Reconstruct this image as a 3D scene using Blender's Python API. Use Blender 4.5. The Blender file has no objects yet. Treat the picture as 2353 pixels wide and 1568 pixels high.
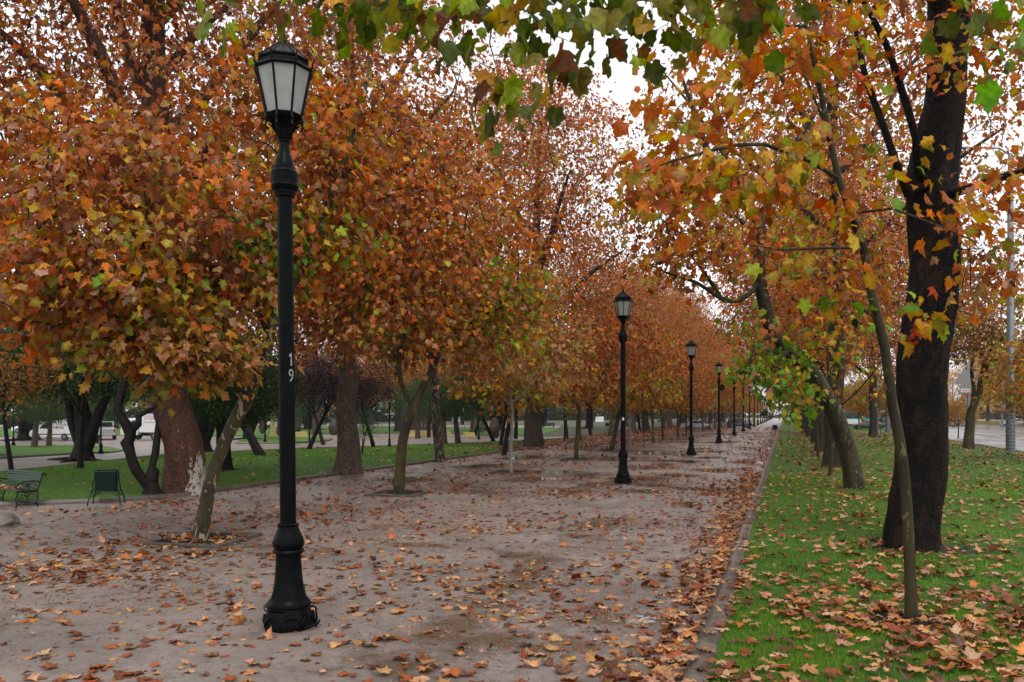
import bpy, bmesh, math, random
import numpy as np
from mathutils import Vector, Matrix

SC = bpy.context.scene
COL = SC.collection
rng = np.random.default_rng(11)
random.seed(5)
R = math.radians

# ---------------------------------------------------------------- camera, sky, sun, exposure
H = 2.45                      # eye height, metres
F = 28.0 / 36.0 * 2353.0      # focal length in the 2353-wide grid used for measuring
U0, VH = 1176.5, 950.0        # centre column, horizon row
YAW = math.atan((1803.0 - U0) / F)
FW = np.array([-math.sin(YAW), math.cos(YAW), 0.0])
RT = np.array([math.cos(YAW), math.sin(YAW), 0.0])

cam_d = bpy.data.cameras.new('camera')
cam_d.lens = 28.0
cam_d.sensor_width = 36.0
cam_d.shift_y = (VH - 784.0) / 2353.0
cam_d.clip_start = 0.05
cam_d.clip_end = 3000.0
cam_d.dof.use_dof = True
cam_d.dof.focus_distance = 14.0
cam_d.dof.aperture_fstop = 4.5
cam = bpy.data.objects.new('camera', cam_d)
COL.objects.link(cam)
cam.location = (0, 0, H)
cam.rotation_euler = (R(90), 0, YAW)
SC.camera = cam

SUN_EL, SUN_AZ = R(58), R(150)
world = bpy.data.worlds.new('World')
SC.world = world
world.use_nodes = True
wn = world.node_tree
wn.nodes.clear()
w_out = wn.nodes.new('ShaderNodeOutputWorld')
w_bg = wn.nodes.new('ShaderNodeBackground')
w_sky = wn.nodes.new('ShaderNodeTexSky')
w_sky.sky_type = 'NISHITA'
w_sky.sun_disc = False
w_sky.sun_elevation = SUN_EL
w_sky.sun_rotation = SUN_AZ
w_sky.air_density = 1.0
w_sky.dust_density = 4.0
w_hs = wn.nodes.new('ShaderNodeHueSaturation')
w_hs.inputs['Saturation'].default_value = 0.12
w_mix = wn.nodes.new('ShaderNodeMixRGB')
w_mix.inputs['Fac'].default_value = 0.6
w_mix.inputs['Color2'].default_value = (8.2, 8.35, 8.6, 1)      # even cloud layer
wn.links.new(w_sky.outputs[0], w_hs.inputs['Color'])
wn.links.new(w_hs.outputs[0], w_mix.inputs['Color1'])
wn.links.new(w_mix.outputs[0], w_bg.inputs['Color'])
w_bg.inputs['Strength'].default_value = 0.15
wn.links.new(w_bg.outputs[0], w_out.inputs['Surface'])

sun_d = bpy.data.lights.new('sun', 'SUN')
sun_d.energy = 0.9
sun_d.angle = R(25)
sun_d.color = (1.0, 0.96, 0.9)
sun = bpy.data.objects.new('sun', sun_d)
COL.objects.link(sun)
sun.rotation_euler = (R(90) - SUN_EL, 0, R(180) - SUN_AZ)
sun.location = (0, 0, 40)

SC.view_settings.view_transform = 'Standard'
SC.view_settings.look = 'None'
SC.view_settings.gamma = 1.0
SC.view_settings.exposure = 0.42
SC.render.engine = 'CYCLES'
SC.cycles.max_bounces = 7
SC.cycles.diffuse_bounces = 3
SC.cycles.glossy_bounces = 3
SC.cycles.transmission_bounces = 5
SC.cycles.transparent_max_bounces = 6
SC.cycles.use_denoising = True
SC.cycles.caustics_reflective = False
SC.cycles.caustics_refractive = False


# ---------------------------------------------------------------- helpers
def P(u, v, Z):
    """world point seen at measured position (u, v) and distance Z along the view"""
    p = FW * Z + RT * ((u - U0) / F * Z)
    return np.array([p[0], p[1], H - (v - VH) / F * Z])


def GZ(v):
    return H * F / (v - VH)


def G(u, v):
    p = P(u, v, GZ(v))
    p[2] = 0.0
    return p


def lin(r, g, b):
    f = lambda c: (c / 255.0) / 12.92 if c / 255.0 <= 0.04045 else ((c / 255.0 + 0.055) / 1.055) ** 2.4
    return (f(r), f(g), f(b))


ORD = ['nearest', 'second', 'third', 'fourth', 'fifth', 'sixth', 'seventh', 'eighth', 'ninth', 'tenth', 'eleventh',
       'twelfth', 'thirteenth', 'fourteenth', 'fifteenth', 'sixteenth', 'seventeenth', 'eighteenth', 'nineteenth',
       'twentieth', 'twenty-first', 'twenty-second', 'twenty-third', 'twenty-fourth']


def tag(o, label=None, cat=None, group=None, kind=None):
    if label:
        o['label'] = label
    if cat:
        o['category'] = cat
    if group:
        o['group'] = group
    if kind:
        o['kind'] = kind
    return o


def empty(name, loc, rz=0.0):
    o = bpy.data.objects.new(name, None)
    COL.objects.link(o)
    o.location = tuple(loc)
    o.rotation_euler = (0, 0, rz)
    o.empty_display_size = 0.2
    return o


def link(name, me, parent=None, mat=None):
    o = bpy.data.objects.new(name, me)
    COL.objects.link(o)
    if parent is not None:
        o.parent = parent
    if mat is not None:
        me.materials.clear()
        me.materials.append(mat)
    return o


def copy_tree(o, parent=None):
    c = o.copy()
    COL.objects.link(c)
    if parent is not None:
        c.parent = parent
    for k in ('label', 'group'):
        if parent is None and k in c:
            del c[k]
    for ch in list(o.children):
        copy_tree(ch, c)
    return c


def np_mesh(name, verts, polys, col=None, smooth=False):
    """verts (n,3); polys: list of (m,k) index arrays"""
    me = bpy.data.meshes.new(name)
    verts = np.ascontiguousarray(verts, dtype=np.float32)
    me.vertices.add(len(verts))
    me.vertices.foreach_set('co', verts.ravel())
    polys = [np.asarray(p, dtype=np.int32) for p in polys if len(p)]
    li = np.concatenate([p.ravel() for p in polys])
    sizes = np.concatenate([np.full(len(p), p.shape[1], dtype=np.int32) for p in polys])
    starts = np.concatenate([[0], np.cumsum(sizes)[:-1]]).astype(np.int32)
    me.loops.add(len(li))
    me.loops.foreach_set('vertex_index', li)
    me.polygons.add(len(sizes))
    me.polygons.foreach_set('loop_start', starts)
    if smooth:
        me.polygons.foreach_set('use_smooth', np.ones(len(sizes), dtype=bool))
    if col is not None:
        a = me.attributes.new('col', 'FLOAT_COLOR', 'POINT')
        c = np.ones((len(verts), 4), dtype=np.float32)
        c[:, :3] = col
        a.data.foreach_set('color', c.ravel())
    me.update(calc_edges=True)
    me.validate()
    return me


class MB:
    """collects simple solids into one mesh"""
    def __init__(self):
        self.bm = bmesh.new()

    def box(self, c, s, rot=None, taper=1.0):
        vs = []
        for z in (-.5, .5):
            k = taper if z > 0 else 1.0
            for x, y in ((-.5, -.5), (.5, -.5), (.5, .5), (-.5, .5)):
                p = Vector((x * s[0] * k, y * s[1] * k, z * s[2]))
                if rot is not None:
                    p = rot @ p
                vs.append(self.bm.verts.new(p + Vector(c)))
        for f in ((3, 2, 1, 0), (4, 5, 6, 7), (0, 1, 5, 4), (1, 2, 6, 5), (2, 3, 7, 6), (3, 0, 4, 7)):
            self.bm.faces.new([vs[i] for i in f])
        return self

    def tube(self, pts, rad, n=8, cap=True):
        pts = [Vector(tuple(p)) for p in pts]
        if not hasattr(rad, '__len__'):
            rad = [rad] * len(pts)
        rings = []
        ref = None
        for i, p in enumerate(pts):
            t = (pts[min(i + 1, len(pts) - 1)] - pts[max(i - 1, 0)]).normalized()
            if ref is None:
                ref = Vector((0, 0, 1)) if abs(t.z) < .9 else Vector((1, 0, 0))
            a = t.cross(ref).normalized()
            b = a.cross(t).normalized()
            ref = b
            rings.append([self.bm.verts.new(p + (a * math.cos(2 * math.pi * k / n) + b * math.sin(2 * math.pi * k / n)) * rad[i]) for k in range(n)])
        for r0, r1 in zip(rings, rings[1:]):
            for k in range(n):
                self.bm.faces.new((r0[k], r0[(k + 1) % n], r1[(k + 1) % n], r1[k]))
        if cap:
            self.bm.faces.new(rings[0][::-1])
            self.bm.faces.new(rings[-1])
        return self

    def lathe(self, prof, n=24, c=(0, 0, 0), flute=None, ang0=0.0):
        """prof: (z, r); flute: function(angle, z) -> radius factor"""
        rings = []
        for z, r in prof:
            ring = []
            for k in range(n):
                a = 2 * math.pi * k / n + ang0
                q = r * (flute(a, z) if flute else 1.0)
                ring.append(self.bm.verts.new((c[0] + q * math.cos(a), c[1] + q * math.sin(a), c[2] + z)))
            rings.append(ring)
        for r0, r1 in zip(rings, rings[1:]):
            for k in range(n):
                self.bm.faces.new((r0[k], r0[(k + 1) % n], r1[(k + 1) % n], r1[k]))
        self.bm.faces.new(rings[0][::-1])
        self.bm.faces.new(rings[-1])
        return self

    def prism(self, poly, y0, y1, top=None):
        """poly in (x, z), extruded along y"""
        q = top or poly
        a = [self.bm.verts.new((x, y0, z)) for x, z in poly]
        b = [self.bm.verts.new((x, y1, z)) for x, z in q]
        n = len(a)
        self.bm.faces.new(a)
        self.bm.faces.new(b[::-1])
        for i in range(n):
            self.bm.faces.new((a[i], b[i], b[(i + 1) % n], a[(i + 1) % n]))
        return self

    def build(self, name, mat, parent=None, smooth=False, bevel=0.0, xf=None):
        bmesh.ops.recalc_face_normals(self.bm, faces=self.bm.faces[:])
        if bevel > 0:
            bmesh.ops.bevel(self.bm, geom=[e for e in self.bm.edges if len(e.link_faces) == 2 and e.calc_face_angle(0) > .5],
                            offset=bevel, segments=2, affect='EDGES', profile=.6)
        if xf is not None:
            self.bm.transform(xf)
        me = bpy.data.meshes.new(name)
        self.bm.to_mesh(me)
        self.bm.free()
        if smooth:
            me.polygons.foreach_set('use_smooth', np.ones(len(me.polygons), dtype=bool))
            if smooth == 'auto':
                me.set_sharp_from_angle(angle=R(35))
        return link(name, me, parent, mat)


# ---------------------------------------------------------------- materials
class NT:
    def __init__(self, name):
        self.m = bpy.data.materials.new(name)
        self.m.use_nodes = True
        self.t = self.m.node_tree
        self.t.nodes.clear()
        self.out = self.n('ShaderNodeOutputMaterial')

    def n(self, t, **kw):
        x = self.t.nodes.new(t)
        for k, v in kw.items():
            setattr(x, k, v)
        return x

    def l(self, a, b):
        self.t.links.new(a, b)

    def put(self, sock, v):
        if hasattr(v, 'links') or isinstance(v, bpy.types.NodeSocket):
            self.l(v, sock)
        else:
            if isinstance(v, (tuple, list)) and len(v) == 3 and sock.type == 'RGBA':
                v = (*v, 1)
            sock.default_value = v

    def coord(self, kind='Object', scale=(1, 1, 1), loc=(0, 0, 0)):
        tc = self.n('ShaderNodeTexCoord')
        mp = self.n('ShaderNodeMapping')
        mp.inputs['Scale'].default_value = scale
        mp.inputs['Location'].default_value = loc
        self.l(tc.outputs[kind], mp.inputs['Vector'])
        return mp.outputs[0]

    def noise(self, vec, scale, detail=4, rough=.55, dist=0.0):
        x = self.n('ShaderNodeTexNoise')
        x.inputs['Scale'].default_value = scale
        x.inputs['Detail'].default_value = detail
        x.inputs['Roughness'].default_value = rough
        x.inputs['Distortion'].default_value = dist
        self.l(vec, x.inputs['Vector'])
        return x.outputs['Fac']

    def voro(self, vec, scale, feature='F1', out='Distance', rand=1.0):
        x = self.n('ShaderNodeTexVoronoi', feature=feature)
        x.inputs['Scale'].default_value = scale
        x.inputs['Randomness'].default_value = rand
        self.l(vec, x.inputs['Vector'])
        return x.outputs[out]

    def ramp(self, fac, stops, interp='LINEAR'):
        x = self.n('ShaderNodeValToRGB')
        x.color_ramp.interpolation = interp
        els = x.color_ramp.elements
        while len(els) < len(stops):
            els.new(.5)
        for e, (p, c) in zip(els, stops):
            e.position = p
            e.color = (*c, 1) if len(c) == 3 else c
        self.l(fac, x.inputs['Fac'])
        return x.outputs['Color']

    def step(self, fac, a, b, lo=0.0, hi=1.0):
        x = self.n('ShaderNodeMapRange')
        x.interpolation_type = 'SMOOTHSTEP'
        for i, v in enumerate((a, b, lo, hi)):
            x.inputs[i + 1].default_value = v
        self.l(fac, x.inputs[0])
        return x.outputs[0]

    def mix(self, fac, a, b, mode='MIX'):
        x = self.n('ShaderNodeMixRGB', blend_type=mode)
        self.put(x.inputs['Fac'], fac)
        self.put(x.inputs['Color1'], a)
        self.put(x.inputs['Color2'], b)
        return x.outputs[0]

    def math(self, op, a, b=0.0):
        x = self.n('ShaderNodeMath', operation=op)
        self.put(x.inputs[0], a)
        self.put(x.inputs[1], b)
        return x.outputs[0]

    def bump(self, h, strength=.5, dist=.02):
        x = self.n('ShaderNodeBump')
        x.inputs['Strength'].default_value = strength
        x.inputs['Distance'].default_value = dist
        self.l(h, x.inputs['Height'])
        return x.outputs[0]

    def principled(self, color, rough=.6, normal=None, metal=0.0, spec=.5, coat=0.0):
        p = self.n('ShaderNodeBsdfPrincipled')
        self.put(p.inputs['Base Color'], color)
        self.put(p.inputs['Roughness'], rough)
        p.inputs['Metallic'].default_value = metal
        p.inputs['Specular IOR Level'].default_value = spec
        p.inputs['Coat Weight'].default_value = coat
        if normal is not None:
            self.l(normal, p.inputs['Normal'])
        return p

    def done(self, shader):
        self.l(shader.outputs[0], self.out.inputs['Surface'])
        return self.m


def plain(name, color, rough=.5, metal=0.0, spec=.5, coat=0.0, vary=.12, scale=14.0, bump=.0):
    t = NT(name)
    v = t.coord()
    n = t.noise(v, scale, 5, .6)
    c = t.mix(t.step(n, .3, .7), tuple(k * (1 - vary) for k in color), tuple(min(1, k * (1 + vary)) for k in color))
    nm = t.bump(t.noise(v, scale * 6, 4), bump, .004) if bump else None
    return t.done(t.principled(c, rough, nm, metal, spec, coat))


def mat_leaf(name, transl=.42, rough=.42, spec=.45, sat=1.12):
    t = NT(name)
    a = t.n('ShaderNodeAttribute', attribute_name='col')
    v = t.coord('Object')
    mott = t.step(t.noise(v, 34, 3), .35, .65, .78, 1.16)
    cm = t.n('ShaderNodeMixRGB', blend_type='MULTIPLY')
    cm.inputs['Fac'].default_value = 1
    t.l(a.outputs['Color'], cm.inputs['Color1'])
    t.l(mott, cm.inputs['Color2'])
    p = t.principled(cm.outputs[0], rough, None, 0, spec)
    hs = t.n('ShaderNodeHueSaturation')
    hs.inputs['Saturation'].default_value = sat
    hs.inputs['Value'].default_value = 1.2
    t.l(cm.outputs[0], hs.inputs['Color'])
    tr = t.n('ShaderNodeBsdfTranslucent')
    t.l(hs.outputs[0], tr.inputs['Color'])
    m = t.n('ShaderNodeMixShader')
    m.inputs['Fac'].default_value = transl
    t.l(p.outputs[0], m.inputs[1])
    t.l(tr.outputs[0], m.inputs[2])
    return t.done(m)


def mat_bark_old(name, base, patch, hi, spots=True, paint=False):
    t = NT(name)
    v = t.coord('Object', (1, 1, .55))
    n1 = t.noise(v, 3.2, 6, .65, .6)
    n2 = t.noise(v, 17, 5, .7, .3)
    vo = t.voro(v, 16, 'F1', 'Distance')
    c = t.mix(t.step(n1, .35, .65), base, tuple(k * .55 for k in base))
    c = t.mix(t.step(n2, .50, .62), c, patch)
    nk = t.noise(t.coord('Object', (1, 1, .5), (4, 9, 2)), 10, 7, .75, 1.0)
    c = t.mix(t.step(nk, .48, .38, 0, .75), c, tuple(k * .30 for k in base))
    if spots:
        n3 = t.noise(t.coord('Object', (1.3, 1.3, .6), (3, 1, 7)), 5.5, 6, .72, .9)
        c = t.mix(t.step(n3, .60, .64), c, hi)
    if paint:
        g = t.n('ShaderNodeSeparateXYZ')
        t.l(t.coord('Object'), g.inputs[0])
        x, y, z = g.outputs
        n4 = t.noise(t.coord('Object', (1, 1, .5)), 4.5, 5, .7, .5)
        zz = t.math('MULTIPLY', t.step(z, .9, 1.15), t.step(z, 2.3, 1.7))
        redm = t.math('MULTIPLY', t.math('MULTIPLY', t.step(n4, .46, .51), zz), t.step(t.math('ADD', t.math('MULTIPLY', x, -.946), t.math('MULTIPLY', y, -.32)), .36, .47))
        c = t.mix(redm, c, (.36, .010, .008))
        n5 = t.noise(t.coord('Object', (1, 1, .6), (5, 2, 1)), 5.0, 7, .75, 1.0)
        wh = t.step(t.math('ADD', n5, t.math('ADD', t.step(x, .10, .62, -.2, .12), t.step(z, .2, 1.9, .03, -.12))), (.585), .60)
        c = t.mix(wh, c, (.44, .40, .35))
    h = t.math('ADD', t.math('MULTIPLY', vo, .5), t.math('ADD', t.math('MULTIPLY', n2, .8), t.math('MULTIPLY', nk, 1.4)))
    return t.done(t.principled(c, t.step(n2, .3, .7, .55, .8), t.bump(h, .9, .05), 0, .22))


def mat_bark_dark(name, base=(.0085, .0062, .0052)):
    t = NT(name)
    v = t.coord('Object', (1, 1, .8))
    vo = t.voro(v, 42, 'F1', 'Distance')
    n1 = t.noise(v, 2.0, 5, .6, .4)
    n2 = t.noise(v, 30, 4, .7)
    c = t.mix(t.step(n1, .48, .66), base, (.030, .017, .011))
    c = t.mix(t.math('MULTIPLY', t.step(n2, .60, .7), .5), c, (.060, .048, .040))
    n3 = t.noise(v, 9, 6, .75, 1.2)
    n5 = t.noise(t.coord('Object', (1, 1, .45), (2, 5, 1)), 4.0, 6, .7, .8)
    c = t.mix(t.step(n5, .52, .60, 0, .85), c, (.048, .024, .015))
    c = t.mix(t.step(n3, .56, .66, 0, .7), c, (.050, .040, .033))
    c = t.mix(t.step(n3, .46, .36, 0, .8), c, (.003, .0022, .002))
    h = t.math('ADD', t.math('MULTIPLY', vo, -.5), t.math('ADD', t.math('MULTIPLY', n2, .5), t.math('MULTIPLY', n3, 2.2)))
    return t.done(t.principled(c, t.step(n3, .3, .7, .45, .8), t.bump(h, 1.0, .09), 0, .12))


def mat_bark_young(name, base=(.060, .050, .017), patch=(.34, .30, .20), amount=.62, dark=(.022, .017, .009)):
    t = NT(name)
    v = t.coord('Object', (1, 1, .42))
    n1 = t.noise(v, 11, 3, .5, .7)
    n2 = t.noise(v, 3, 5, .6)
    n3 = t.noise(t.coord('Object'), 60, 4, .7)
    c = t.mix(t.step(n2, .4, .66), base, dark)
    c = t.mix(t.step(n1, amount, amount + .025), c, patch)
    c = t.mix(.35, c, t.ramp(n3, [(.3, (.2, .2, .2)), (.7, (1, 1, 1))]), 'MULTIPLY')
    h = t.math('ADD', t.step(n1, amount, amount + .03, .4, 0), t.math('MULTIPLY', n3, .5))
    return t.done(t.principled(c, .6, t.bump(h, .6, .02), 0, .22))


M = {}
M['leaf'] = mat_leaf('autumn_leaf', .42, .42, .14, 1.2)
M['leaf_green'] = mat_leaf('green_leaf', .5, .42, .18, 1.15)
M['leaf_dark'] = mat_leaf('evergreen_leaf', .22, .45, .15)
M['fallen'] = mat_leaf('fallen_leaf', .08, .42, .28, 1.05)
M['blade'] = mat_leaf('grass_blade', .35, .5, .16)
M['bark_left'] = mat_bark_old('flaking_plane_bark', (.085, .038, .022), (.15, .065, .038), (.30, .23, .15))
M['bark_paint'] = mat_bark_old('painted_plane_bark', (.080, .034, .020), (.14, .060, .036), (.28, .20, .13), True, True)
M['bark_grey'] = mat_bark_old('grey_plane_bark', (.11, .075, .055), (.19, .15, .125), (.07, .03, .02))
M['bark_brown'] = mat_bark_old('brown_plane_bark', (.050, .036, .024), (.075, .055, .038), (.11, .085, .065), False)
M['bark_dark'] = mat_bark_dark('wet_black_bark')
M['bark_young'] = mat_bark_young('mottled_young_bark', amount=.60)
M['bark_olive'] = mat_bark_young('olive_young_bark', (.065, .055, .016), (.15, .13, .06), .64)
M['bark_pale'] = mat_bark_young('pale_young_bark', (.30, .29, .22), (.10, .045, .025), .66, (.22, .21, .15))
M['bark_streak'] = mat_bark_young('streaked_plane_bark', (.050, .038, .022), (.20, .19, .14), .55)
M['soil_patch'] = plain('dark_wet_soil', (.022, .016, .011), .8, 0, .3, vary=.6, scale=9, bump=1.0)
M['bark_moss'] = mat_bark_young('mossy_bark', (.048, .038, .014), (.15, .125, .06), .62, (.018, .013, .007))
M['bark_black'] = plain('dark_trunk_bark', (.0105, .008, .0065), .7, 0, .18, vary=.6, scale=9, bump=1.0)
M['twig'] = plain('twig_bark', (.022, .015, .010), .6, 0, .25, vary=.4, scale=20)
M['iron'] = plain('black_lamp_iron', (.0030, .0036, .004), .32, 0.0, .06, .0, .5, 9, .25)
M['green_iron'] = plain('green_painted_iron', (.005, .017, .012), .32, 0, .2, .0, .3, 12, .15)
M['green_wood'] = plain('green_painted_wood', (.006, .030, .021), .3, 0, .25, .0, .3, 10, .1)
M['steel'] = plain('galvanised_steel', (.24, .27, .29), .42, .6, .5, 0, .15, 8)
M['sleeve'] = plain('dull_sleeve_steel', (.13, .145, .155), .6, .3, .3, 0, .2, 8)
M['sign_back'] = plain('sign_back_grey', (.22, .215, .20), .5, .2, .4, 0, .12, 6)
M['concrete'] = plain('pale_concrete', (.34, .33, .31), .8, vary=.2, scale=5, bump=.4)
M['white_paint'] = plain('white_car_paint', (.72, .73, .72), .25, 0, .5, .6, .04, 3)
M['silver_paint'] = plain('silver_car_paint', (.38, .40, .42), .3, .3, .5, .6, .05, 3)
M['black_paint'] = plain('black_car_paint', (.012, .012, .014), .2, 0, .5, .6, .1, 3)
M['grey_paint'] = plain('dark_grey_car_paint', (.06, .065, .07), .25, .2, .5, .6, .1, 3)
M['yellow_paint'] = plain('yellow_taxi_paint', (.65, .33, .03), .3, 0, .5, .5, .05, 3)
M['teal_paint'] = plain('teal_bus_paint', (.01, .30, .31), .3, 0, .5, .5, .08, 2)
M['glass_dark'] = plain('dark_vehicle_glass', (.012, .014, .016), .08, 0, .6, 0, .1, 2)
M['rubber'] = plain('tyre_rubber', (.014, .014, .014), .75)
M['rim'] = plain('wheel_metal', (.40, .41, .42), .35, .5)
M['red_lens'] = plain('red_lamp_lens', (.40, .012, .01), .2)
M['lens'] = plain('clear_lamp_lens', (.65, .66, .66), .15)
M['yellow_stone'] = plain('yellow_painted_stone', (.50, .40, .14), .7, vary=.15, scale=6)
M['stone'] = plain('rough_grey_stone', (.13, .115, .10), .75, vary=.5, scale=5, bump=1.0)
M['dark_wood'] = plain('dark_weathered_wood', (.028, .016, .011), .7, vary=.5, scale=6, bump=.6)
M['stump'] = plain('palm_stump_fibre', (.05, .036, .026), .85, vary=.6, scale=14, bump=1.0)
M['digit'] = plain('white_stencil_paint', (.27, .28, .29), .6, vary=.4, scale=30)
M['text_dark'] = plain('dark_lettering', (.05, .05, .08), .5)


def mat_frosted():
    t = NT('frosted_lamp_glass')
    v = t.coord()
    c = t.mix(t.step(t.noise(v, 7, 5), .35, .7), (.52, .525, .52), (.68, .69, .68))
    p = t.principled(c, .32, None, 0, .5)
    tr = t.n('ShaderNodeBsdfTranslucent')
    tr.inputs['Color'].default_value = (.66, .665, .65, 1)
    m = t.n('ShaderNodeMixShader')
    m.inputs['Fac'].default_value = .55
    t.l(p.outputs[0], m.inputs[1])
    t.l(tr.outputs[0], m.inputs[2])
    return t.done(m)


M['frosted'] = mat_frosted()


def mat_gradient_letters():
    t = NT('pink_to_purple_lettering')
    g = t.n('ShaderNodeSeparateXYZ')
    t.l(t.coord('Generated'), g.inputs[0])
    c = t.ramp(g.outputs[0], [(0, (.55, .10, .13)), (.4, (.42, .08, .22)), (1, (.16, .11, .33))])
    return t.done(t.principled(c, .5))


M['letters'] = mat_gradient_letters()


def mat_gravel(name, dry, damp, wet_amount=True):
    t = NT(name)
    v = t.coord('Object')
    n1 = t.noise(v, .55, 5, .6, .5)
    n2 = t.noise(v, 3.0, 6, .65)
    n3 = t.noise(v, 160, 3, .7)
    n4 = t.noise(v, 30, 4, .7)
    n6 = t.noise(v, 42, 5, .85)
    c = t.mix(t.step(n1, .35, .65), dry, damp)
    c = t.mix(t.step(n6, .52, .66, 0, .8), c, tuple(k * .42 for k in damp))
    c = t.mix(t.step(n6, .45, .33, 0, .6), c, tuple(min(1, k * 1.55) for k in dry))
    c = t.mix(t.step(n2, .42, .62, 0, .35), c, tuple(k * .62 for k in damp))
    n7 = t.noise(t.coord('Object', (1, 1, 1), (2, 8, 0)), 11, 8, .8, .3)
    c = t.mix(1.0, c, t.ramp(n7, [(.32, (.62, .60, .58)), (.5, (.98, .98, .98)), (.7, (1.14, 1.13, 1.12))]), 'MULTIPLY')
    # leaf tannin stains
    n5 = t.noise(t.coord('Object', (1, 1, 1), (9, 4, 0)), 2.3, 7, .72, .4)
    c = t.mix(t.step(n5, .55, .68, 0, .55), c, (dry[0] * 1.05, dry[1] * .62, dry[2] * .45))
    c = t.mix(.55, c, t.ramp(n3, [(.25, (.35, .35, .35)), (.5, (.95, .95, .95)), (.75, (1.25, 1.22, 1.2))]), 'MULTIPLY')
    a = t.n('ShaderNodeAttribute', attribute_name='col')
    s = t.n('ShaderNodeSeparateColor')
    t.l(a.outputs['Color'], s.inputs[0])
    wet = t.math('ADD', s.outputs[0], t.math('MULTIPLY', t.math('SUBTRACT', n2, .5), 1.3))
    wet = t.math('ADD', wet, t.math('MULTIPLY', t.math('SUBTRACT', n1, .45), .7))
    wet = t.math('ADD', wet, t.math('MULTIPLY', t.math('SUBTRACT', n4, .5), .35))
    pud = t.step(wet, .50, .58)
    film = t.step(wet, .10, .45)
    c = t.mix(t.math('MULTIPLY', film, .62), c, tuple(k * .55 for k in damp))
    c = t.mix(t.math('MULTIPLY', pud, .8), c, (.105, .075, .050))
    rough = t.mix(film, (.44, .44, .44), (.20, .20, .20))
    rough = t.mix(pud, rough, (.04, .04, .04))
    hgt = t.mix(t.math('MAXIMUM', pud, t.math('MULTIPLY', film, .72)), t.math('ADD', t.math('MULTIPLY', n3, .6), t.math('ADD', n4, n6)), (.7, .7, .7))
    p = t.principled(c, rough, t.bump(hgt, .8, .016), 0, .62)
    return t.done(p)


M['gravel'] = mat_gravel('wet_promenade_gravel', (.290, .235, .205), (.180, .146, .126))


def mat_turf(name, a, b, earth, clump=1.0):
    t = NT(name)
    v = t.coord('Object')
    n1 = t.noise(v, .35 * clump, 5, .6)
    n2 = t.noise(v, 9, 5, .7)
    n3 = t.noise(v, 90, 3, .7)
    c = t.mix(t.step(n1, .35, .65), a, b)
    c = t.mix(t.step(n2, .50, .72, 0, .7), c, earth)
    c = t.mix(.7, c, t.ramp(n3, [(.3, (.35, .35, .35)), (.7, (1.35, 1.35, 1.35))]), 'MULTIPLY')
    return t.done(t.principled(c, .7, t.bump(t.math('ADD', n3, n2), .8, .04), 0, .3))


M['turf'] = mat_turf('lawn_turf', (.070, .165, .010), (.050, .120, .009), (.055, .060, .012))
M['turf_bright'] = mat_turf('bright_lawn_turf', (.085, .20, .014), (.060, .15, .010), (.045, .09, .010))
M['turf_yellow'] = mat_turf('dry_median_grass', (.22, .18, .06), (.12, .13, .035), (.16, .10, .04))
M['soil'] = mat_turf('park_soil', (.055, .075, .022), (.085, .065, .045), (.045, .032, .022), .2)


def mat_asphalt():
    t = NT('wet_road_asphalt')
    v = t.coord('Object', (1, .25, 1))
    n1 = t.noise(v, .5, 5, .6)
    n2 = t.noise(t.coord('Object'), 90, 3)
    c = t.mix(t.step(n1, .35, .65), (.10, .105, .11), (.15, .155, .16))
    c = t.mix(.4, c, t.ramp(n2, [(.3, (.5, .5, .5)), (.7, (1.2, 1.2, 1.2))]), 'MULTIPLY')
    return t.done(t.principled(c, t.step(n1, .35, .7, .16, .36), t.bump(n2, .25, .01), 0, .5))


M['asphalt'] = mat_asphalt()


def mat_kerb():
    t = NT('wet_concrete_kerb')
    v = t.coord('Object')
    n1 = t.noise(v, 3, 6, .65)
    n2 = t.noise(v, 70, 3, .7)
    g = t.n('ShaderNodeSeparateXYZ')
    t.l(v, g.inputs[0])
    joint = t.step(t.math('ABSOLUTE', t.math('SUBTRACT', t.math('FRACT', t.math('MULTIPLY', g.outputs[1], 1.0), 0), .5)),   .478, .488)
    c = t.mix(t.step(n1, .35, .65), (.060, .045, .035), (.125, .100, .082))
    c = t.mix(.5, c, t.ramp(n2, [(.3, (.5, .5, .5)), (.7, (1.2, 1.2, 1.2))]), 'MULTIPLY')
    wn_ = t.n('ShaderNodeTexWhiteNoise', noise_dimensions='1D')
    t.l(t.math('FLOOR', t.math('ADD', g.outputs[1], .5), 0), wn_.inputs['W'])
    c = t.mix(1.0, c, t.ramp(wn_.outputs['Value'], [(0, (.72, .70, .68)), (1, (1.25, 1.25, 1.25))]), 'MULTIPLY')
    c = t.mix(t.step(t.noise(v, 9, 6, .75), .55, .66, 0, .7), c, (.035, .034, .018))
    c = t.mix(joint, c, (.02, .016, .012))
    return t.done(t.principled(c, t.step(n1, .3, .7, .28, .5), t.bump(t.math('SUBTRACT', n2, joint), .4, .01), 0, .5))


M['kerb'] = mat_kerb()


def mat_haze():
    m = bpy.data.materials.new('rainy_air')
    m.use_nodes = True
    t = m.node_tree
    t.nodes.clear()
    o = t.nodes.new('ShaderNodeOutputMaterial')
    v = t.nodes.new('ShaderNodeVolumePrincipled')
    v.inputs['Color'].default_value = (.93, .95, .98, 1)
    v.inputs['Density'].default_value = .00018
    t.links.new(v.outputs[0], o.inputs['Volume'])
    return m


M['haze'] = mat_haze()


# ---------------------------------------------------------------- leaves
def outline(half):
    r = [(x, y) for x, y in half]
    l = [(-x, y) for x, y in half[::-1] if abs(x) > 1e-6]
    return np.array(r + l, dtype=np.float32)


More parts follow.
